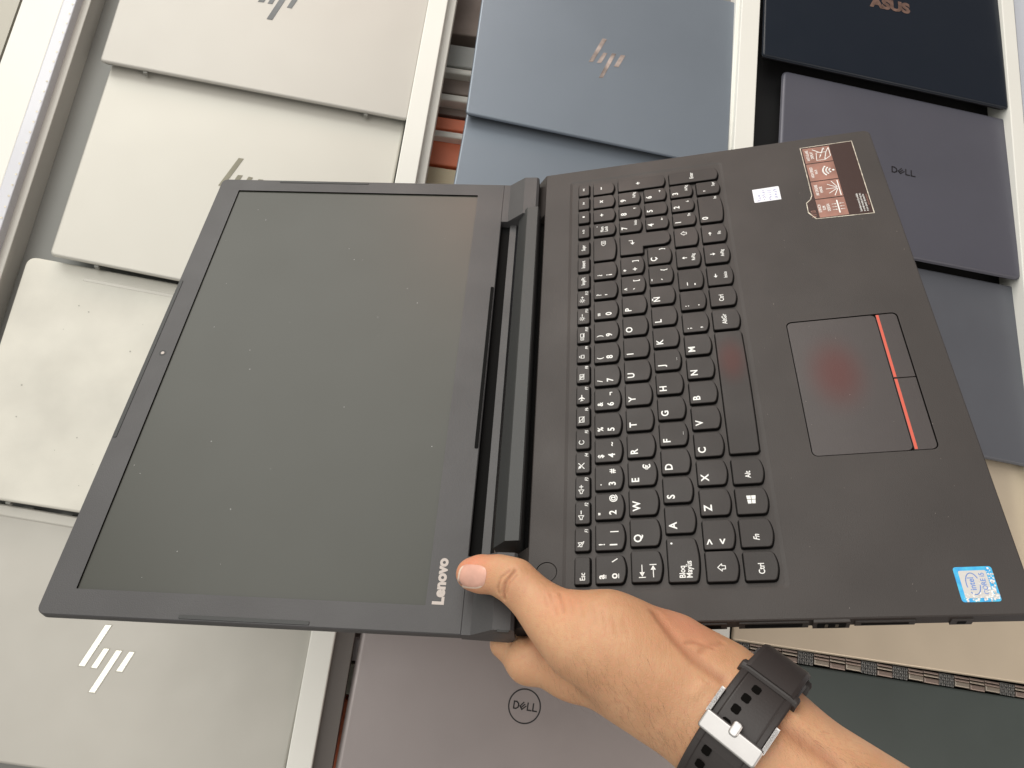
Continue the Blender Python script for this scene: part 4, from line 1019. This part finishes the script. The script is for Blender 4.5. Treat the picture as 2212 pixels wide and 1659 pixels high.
def skin_material():
    m = bpy.data.materials.new('skin'); m.use_nodes = True; t = m.node_tree; b = t.nodes['Principled BSDF']; N = t.nodes.new; L = t.links.new
    tc = N('ShaderNodeTexCoord'); g = N('ShaderNodeNewGeometry')
    def noise_(sc, det=5, dist=0):
        n = N('ShaderNodeTexNoise'); n.inputs['Scale'].default_value = sc; n.inputs['Detail'].default_value = det; n.inputs['Distortion'].default_value = dist; L(g.outputs['Position'], n.inputs['Vector']); return n.outputs['Fac']
    def ramp(v, a, b_, c0, c1):
        r = N('ShaderNodeMapRange'); r.inputs['From Min'].default_value = a; r.inputs['From Max'].default_value = b_; L(v, r.inputs['Value'])
        return r.outputs['Result']
    def mix(fac, c0, c1):
        x_ = N('ShaderNodeMix'); x_.data_type = 'RGBA'; L(fac, x_.inputs[0])
        for i, c_ in ((6, c0), (7, c1)):
            if isinstance(c_, tuple): x_.inputs[i].default_value = (*c_, 1)
            else: L(c_, x_.inputs[i])
        return x_.outputs[2]
    c = mix(ramp(noise_(45), .35, .65, 0, 1), (0.53, 0.282, 0.150), (0.63, 0.362, 0.205))
    c = mix(ramp(noise_(420, 3), .45, .75, 0, 1), c, (0.60, 0.30, 0.175))
    def ball(p, rad, soft):
        d_ = N('ShaderNodeVectorMath'); d_.operation = 'DISTANCE'; L(g.outputs['Position'], d_.inputs[0]); d_.inputs[1].default_value = tuple(float(q) for q in p)
        r = N('ShaderNodeMapRange'); r.interpolation_type = 'SMOOTHSTEP'; r.inputs['From Min'].default_value = rad + soft; r.inputs['From Max'].default_value = max(rad - soft, 0); L(d_.outputs['Value'], r.inputs['Value'])
        return r.outputs['Result']
    def scale(v, k):
        q = N('ShaderNodeMath'); q.operation = 'MULTIPLY'; q.inputs[1].default_value = k; L(v, q.inputs[0]); return q.outputs[0]
    c = mix(scale(ball(W(1012, 1225, 425), .010, .012), .75), c, (0.72, 0.250, 0.150))
    c = mix(scale(ball(W(1480, 1350, 394), .012, .016), .6), c, (0.68, 0.27, 0.17))
    c = mix(scale(ball(W(1215, 1300, 395), .008, .010), .35), c, (0.70, 0.26, 0.14))
    c = mix(scale(ball(W(1110, 1280, 405), .004, .007), .45), c, (0.42, 0.20, 0.11))
    c = mix(scale(ball(W(1180, 1450, 415), .018, .02), .4), c, (0.48, 0.255, 0.14))
    fo = N('ShaderNodeAttribute'); fo.attribute_name = 'fold_shade'; c = mix(scale(fo.outputs['Fac'], .6), c, (0.33, 0.125, 0.065))  # darker fold pigment, also paints the shade inside the creases
    L(c, b.inputs['Base Color']); b.inputs['Roughness'].default_value = 0.50; b.inputs['Specular IOR Level'].default_value = 0.4
    b.inputs['Subsurface Weight'].default_value = 0.18; b.inputs['Subsurface Radius'].default_value = (1.0, 0.35, 0.18); b.inputs['Subsurface Scale'].default_value = 0.0035
    # fine lines stretched along one direction, plus pores
    mp = N('ShaderNodeMapping'); L(g.outputs['Position'], mp.inputs['Vector']); mp.inputs['Rotation'].default_value = (0, 0, math.radians(12)); mp.inputs['Scale'].default_value = (1, .22, .5)
    n1 = N('ShaderNodeTexNoise'); n1.inputs['Scale'].default_value = 620; n1.inputs['Detail'].default_value = 4; L(mp.outputs[0], n1.inputs['Vector'])
    v1 = N('ShaderNodeTexVoronoi'); v1.feature = 'DISTANCE_TO_EDGE'; v1.inputs['Scale'].default_value = 900; L(g.outputs['Position'], v1.inputs['Vector'])
    ad = N('ShaderNodeMath'); ad.operation = 'ADD'; L(n1.outputs['Fac'], ad.inputs[0]); L(v1.outputs['Distance'], ad.inputs[1])
    bp = N('ShaderNodeBump'); bp.inputs['Strength'].default_value = .4; bp.inputs['Distance'].default_value = .0005; L(ad.outputs[0], bp.inputs['Height']); L(bp.outputs['Normal'], b.inputs['Normal'])
    return m
M['skin'] = skin_material()
org = Vector([float(q) for q in W(1400, 1440, 400)])
person = mk('person', [tuple(v) for v in Vh], Fh.tolist(), M['skin'], smooth=True, origin=org)
tag(person, 'left hand and hairy forearm gripping the open laptop at its hinge, thumb on top', 'person')
fa = person.data.attributes.new('fold_shade', 'FLOAT', 'POINT'); fa.data.foreach_set('value', full(Vh, True).astype(np.float32))
sm = person.modifiers.new('smooth', 'SMOOTH'); sm.factor = .5; sm.iterations = 1
bpy.context.view_layer.update()

# thumbnail: a thin curved plate lying on the skin
M['nail'] = mat('fingernail', (0.68, 0.375, 0.29), 0.28, coat=0.3, var=0.12, vscale=120)
M['nailtip'] = mat('nail_edge', (0.80, 0.62, 0.50), 0.3)
Cn = [(1003, 1219), (1035, 1222), (1050, 1240), (1047, 1264), (1024, 1272), (994, 1264), (988, 1243)]
def nailgrid(nu=16, nv=14):
    V, F, mi = [], [], []
    # superellipse in sighted space, long axis across
    for j in range(nv + 1):
        for i in range(nu + 1):
            u, v = 2 * i / nu - 1, 2 * j / nv - 1
            k = max(abs(u), abs(v)); l = (abs(u) ** 3.2 + abs(v) ** 3.2) ** (1 / 3.2) or 1; u2, v2 = u * k / l, v * k / l
            px = 1019.5 + 30 * u2 - 4.5 * v2; py = 1245.5 + 2.5 * u2 + 25.5 * v2
            h = march(px, py, body)
            if h is None: h = V[-1] if V else None
            e_ = .0007 * (1 - min(1, k) ** 6) + .0001
            gd = np.array([float(body((h + d_)[None])[0]) for d_ in np.eye(3) * 1e-4]); gd = gd / (np.linalg.norm(gd) + 1e-12)
            V.append(tuple(h + gd * e_))
    for j in range(nv):
        for i in range(nu):
            a = j * (nu + 1) + i; F.append([a, a + 1, a + nu + 2, a + nu + 1]); mi.append(1 if (j >= nv - 1 or i < 1) else 0)
    return V, F, mi
V_, F_, mi_ = nailgrid()
cN = np.mean(V_, 0); nn = np.cross(np.array(V_[1]) - V_[0], np.array(V_[17]) - V_[0])
if nn @ (np.array(CW) - cN) < 0: F_ = [f[::-1] for f in F_]
bpy.context.view_layer.update()
mk('fingernail', V_, F_, [M['nail'], M['nailtip']], person, True, mi_, world=True)

# hair on wrist and forearm
M['holeblack'] = mat('strap_hole_black', (0.004, 0.0035, 0.003), 0.8, spec=0.05)
M['hair'] = mat('arm_hair', (0.035, 0.020, 0.012), 0.45)
rs = random.Random(11); HV, HF = [], []
ax_n = (W(1990, 1893, 340) - W(1536, 1533, 392)); ax_n /= np.linalg.norm(ax_n)
e_dn = W(1300, 1560, 400) - W(1360, 1480, 400); e_dn /= np.linalg.norm(e_dn)
def grad(p):
    g_ = np.array([float(body((p + d_)[None])[0]) - float(body((p - d_)[None])[0]) for d_ in np.eye(3) * 2e-4]); return g_ / (np.linalg.norm(g_) + 1e-12)
spots = []
while len(spots) < 560:
    q = rs.random()
    if q < .62:      # lower-left side of wrist and back of the hand
        t = rs.random(); cx = 1200 + 290 * t; cy = 1478 + 175 * t ** 1.1; spots.append((cx + rs.gauss(14, 30), cy + rs.gauss(-30, 32)))
    elif q < .70: spots.append((rs.uniform(1150, 1400), rs.gauss(1445, 26)))
    else:            # beyond the watch
        t = rs.random(); spots.append((1700 + 220 * t + rs.gauss(-30, 26), 1530 + 140 * t + rs.gauss(18, 20)))
for (px, py) in spots:
    h = march(px, py, body)
    if h is None: continue
    n_ = grad(h); ln_ = rs.uniform(.004, .009); d_ = ax_n * rs.uniform(.5, 1) + np.array([rs.gauss(0, .22), rs.gauss(0, .22), rs.gauss(0, .22)]) + e_dn * .5; d_ -= n_ * (d_ @ n_); d_ /= np.linalg.norm(d_) + 1e-9
    side = np.cross(n_, d_); P_ = [h - n_ * .0003, h + n_ * ln_ * .16 + d_ * ln_ * .35, h + n_ * ln_ * .26 + d_ * ln_ * .72 + side * ln_ * .06, h + n_ * ln_ * .24 + d_ * ln_ * 1.05 + side * ln_ * .14]
    k0 = len(HV); w0 = 2.4e-5
    for i, p in enumerate(P_):
        ww = w0 * (1 - i / 3.4)
        for a in range(3): an = a * 2.094; HV.append(tuple(p + (side * math.cos(an) + n_ * math.sin(an)) * ww))
    for i in range(3):
        for a in range(3): HF.append([k0 + i * 3 + a, k0 + i * 3 + (a + 1) % 3, k0 + i * 3 + 3 + (a + 1) % 3, k0 + i * 3 + 3 + a])
hr = mk('arm_hair', HV, HF, M['hair'], person, True, world=True); hr['kind'] = 'stuff'

# =================================================================== wristwatch
M['rubber'] = mat('black_rubber', (0.030, 0.024, 0.023), 0.50, bump=.15, bscale=900)
M['steel'] = mat('brushed_steel', (0.50, 0.485, 0.48), 0.34, metal=0.95, var=.04, vscale=60)
wc = W(1600, 1582, 385).astype(float); nA = ax_n.astype(float)
tocam = np.array(CW) - wc; e1 = tocam - nA * (tocam @ nA); e1 /= np.linalg.norm(e1); e2 = np.cross(nA, e1)
watch = empty('wristwatch', Vector([float(q) for q in wc])); tag(watch, 'black rubber wristwatch strap with silver buckle worn on the forearm', 'wristwatch'); bpy.context.view_layer.update()
def rad(th, s):
    d = e1 * math.cos(th) + e2 * math.sin(th); o = wc + nA * s; lo_, hi_ = .01, .06
    for _ in range(18):
        m_ = (lo_ + hi_) / 2
        if float(body((o + d * m_)[None])[0]) > 0: hi_ = m_
        else: lo_ = m_
    return lo_
_rt = {}
def R0(th):
    k = round(math.degrees(th)) % 360
    if k not in _rt: _rt[k] = max(rad(math.radians(k), s) for s in (-.009, 0, .009))
    return _rt[k]
def ringp(th, s, h):
    d = e1 * math.cos(th) + e2 * math.sin(th); return tuple(wc + nA * s + d * (R0(th) + h))
def band(name, th0, th1, prof, m, parent=watch, step=3, lift=None, closed=True, taper=None):
    """sweep a cross-section (s across the strap, h outwards) round the arm"""
    n = max(2, int(abs(math.degrees(th1 - th0)) / step)); V, F = [], []; k = len(prof)
    for i in range(n + 1):
        th = th0 + (th1 - th0) * i / n; lf = lift(i / n) if lift else 0; tp_ = taper(i / n) if taper else 1
        for s, h in prof: V.append(ringp(th, s * tp_, h + lf))
    for i in range(n):
        for j in range(k): F.append([i * k + j, i * k + (j + 1) % k, (i + 1) * k + (j + 1) % k, (i + 1) * k + j])
    F += [list(range(k))[::-1], [n * k + j for j in range(k)]]
    o = mk(name, V, F, m, parent, False, world=True)
    bm = bmesh.new(); bm.from_mesh(o.data); bmesh.ops.recalc_face_normals(bm, faces=bm.faces); bm.to_mesh(o.data); bm.free()
    return o
def thof(px, py):                                     # strap angle / offset under a sighted point
    h = march(px, py, lambda P: body(P) - .003, close=True); v = h - wc; return math.atan2(v @ e2, v @ e1), float(v @ nA)
hw = .0132
P0s = [(-hw, .0002), (hw, .0002), (hw, .0022), (hw - .0008, .0029), (hw - .0030, .0030), (hw - .0036, .0024), (hw - .0042, .0025), (-hw + .0042, .0025), (-hw + .0036, .0024), (-hw + .0030, .0030), (-hw + .0008, .0029), (-hw, .0022)]
tA, sA = thof(1668, 1480); tB, sB = thof(1560, 1582); print('watch angles', math.degrees(tA), sA, math.degrees(tB), sB)
sg = 1 if tA > tB else -1
st1 = band('strap', tB - sg * .25, tA + sg * 1.35, P0s, M['rubber'])
st2 = band('strap', tB + sg * .1, tB - sg * 2.5, [(s, h * .8) for s, h in P0s], M['rubber'])
bpy.context.view_layer.update()
# holes along the strap
for (px, py) in ((1622, 1543), (1601, 1560), (1581, 1582)):
    pass
def patch(name, th, s, dth, ds, h0, h1, m, parent, b_=0):
    V = [ringp(th + a * dth, s + c * ds, h) for h in (h0, h1) for a, c in ((-1, -.6), (-.7, -1), (.7, -1), (1, -.6), (1, .6), (.7, 1), (-.7, 1), (-1, .6))]
    F = [[i, (i + 1) % 8, 8 + (i + 1) % 8, 8 + i] for i in range(8)] + [list(range(8))[::-1], list(range(8, 16))]
    o = mk(name, V, F, m, parent, world=True)
    bm = bmesh.new(); bm.from_mesh(o.data); bmesh.ops.recalc_face_normals(bm, faces=bm.faces); bm.to_mesh(o.data); bm.free(); return o
RD = lambda u, v: (1481.2 + .3346 * u, 1103.8 + .3346 * v)
for (u, v) in ((460, 1150), (392, 1206), (325, 1276), (255, 1365), (130, 1550), (85, 1640)):
    th, s = thof(*RD(u, v)); patch('strap_hole', th, s, .056, .0020, .0018, .0027, M['holeblack'], st1 if u > 200 else st2)
# keepers and free end of the strap
def loop(th, wdt, h_, name='keeper', parent=watch):
    pr = [(-hw - .0016, .0000), (hw + .0016, .0000), (hw + .0018, h_ - .0008), (hw + .0008, h_), (-hw - .0008, h_), (-hw - .0018, h_ - .0008)]
    h2 = h_ - .0008
    pr = [(-hw - .0012, .0), (hw + .0012, .0), (hw + .0018, .0015), (hw + .0018, h2 - .0012), (hw + .0010, h2), (hw - .003, h_), (-hw + .003, h_), (-hw - .0010, h2), (-hw - .0018, h2 - .0012), (-hw - .0018, .0015)]
    return band(name, th - wdt, th + wdt, pr, M['rubber'], parent, step=1, lift=lambda t: -.0022 * abs(2 * t - 1) ** 3)
thK, sK = thof(*RD(530, 1090)); loop(thK, .085, .0052)
thK2, _ = thof(*RD(660, 1010)); loop(thK2 + sg * .10, .06, .0060)
band('strap_end', thK - sg * .05, thK2 + sg * .55, [(-hw * .93, .0028), (hw * .93, .0028), (hw * .93, .0048), (hw * .8, .0056), (-hw * .8, .0056), (-hw * .93, .0048)], M['rubber'], lift=lambda t: .0030 * math.sin(math.pi * min(1, t)) , taper=lambda t: 1 - .35 * max(0, t - .75) / .25)
# buckle: a steel bar across the strap, two side arms and the tongue
thB, sB = thof(1559, 1578)
def steelbar(name, th0, th1, s0, s1, h0, h1, bev=.0006, parent=watch, m='steel'):
    c = np.array(ringp((th0 + th1) / 2, 0, 0)); d = c - wc; d /= np.linalg.norm(d); tdir = np.cross(nA, d); r_ = R0((th0 + th1) / 2)
    b = MB(); b.xf = lambda v: Vector([float(q) for q in (wc + nA * v.x + tdir * v.y + d * (r_ + v.z))])
    half = abs(th1 - th0) / 2 * (r_ + h1); b.prism(rrect(s0, s1, -half, half, min(.0016, half * .9), 3), h0, h1, 0, bev, 0, 3)
    V = b.V; o = mk(name, V, b.F, M[m], parent, world=True)
    bm = bmesh.new(); bm.from_mesh(o.data); bmesh.ops.recalc_face_normals(bm, faces=bm.faces); bm.to_mesh(o.data); bm.free(); return o
bk = steelbar('buckle', thB - .115, thB + .115, -hw - .0014, hw + .0014, .0030, .0060, .0010)
bpy.context.view_layer.update()
steelbar('buckle_tongue', thB + sg * .03, thB + sg * .20, -.0022, .0022, .0046, .0072, .0008, bk)
for s0 in (-hw - .0018, hw - .0002): steelbar('buckle_arm', thB + sg * .08, thB + sg * .42, s0, s0 + .0020, .0015, .0042, .0005, bk)
# watch case on the far side of the wrist
def case():
    th = thB - sg * 2.9; c = np.array(ringp(th, 0, 0)); d = c - wc; d /= np.linalg.norm(d); tdir = np.cross(nA, d); r_ = R0(th)
    for nm, rr, h0, h1, m_ in (('watch_case', .019, -.001, .009, 'rubber'), ('watch_face', .0165, .0091, .0100, 'film')):
        b = MB(); b.xf = lambda v: Vector([float(q) for q in (wc + nA * v.x + tdir * v.y + d * (r_ + v.z))]); b.prism(circle(0, 0, rr, 32), h0, h1, 0, .0005)
        o = mk(nm, b.V, b.F, M[m_], watch, world=True)
        bm = bmesh.new(); bm.from_mesh(o.data); bmesh.ops.recalc_face_normals(bm, faces=bm.faces); bm.to_mesh(o.data); bm.free()
case()
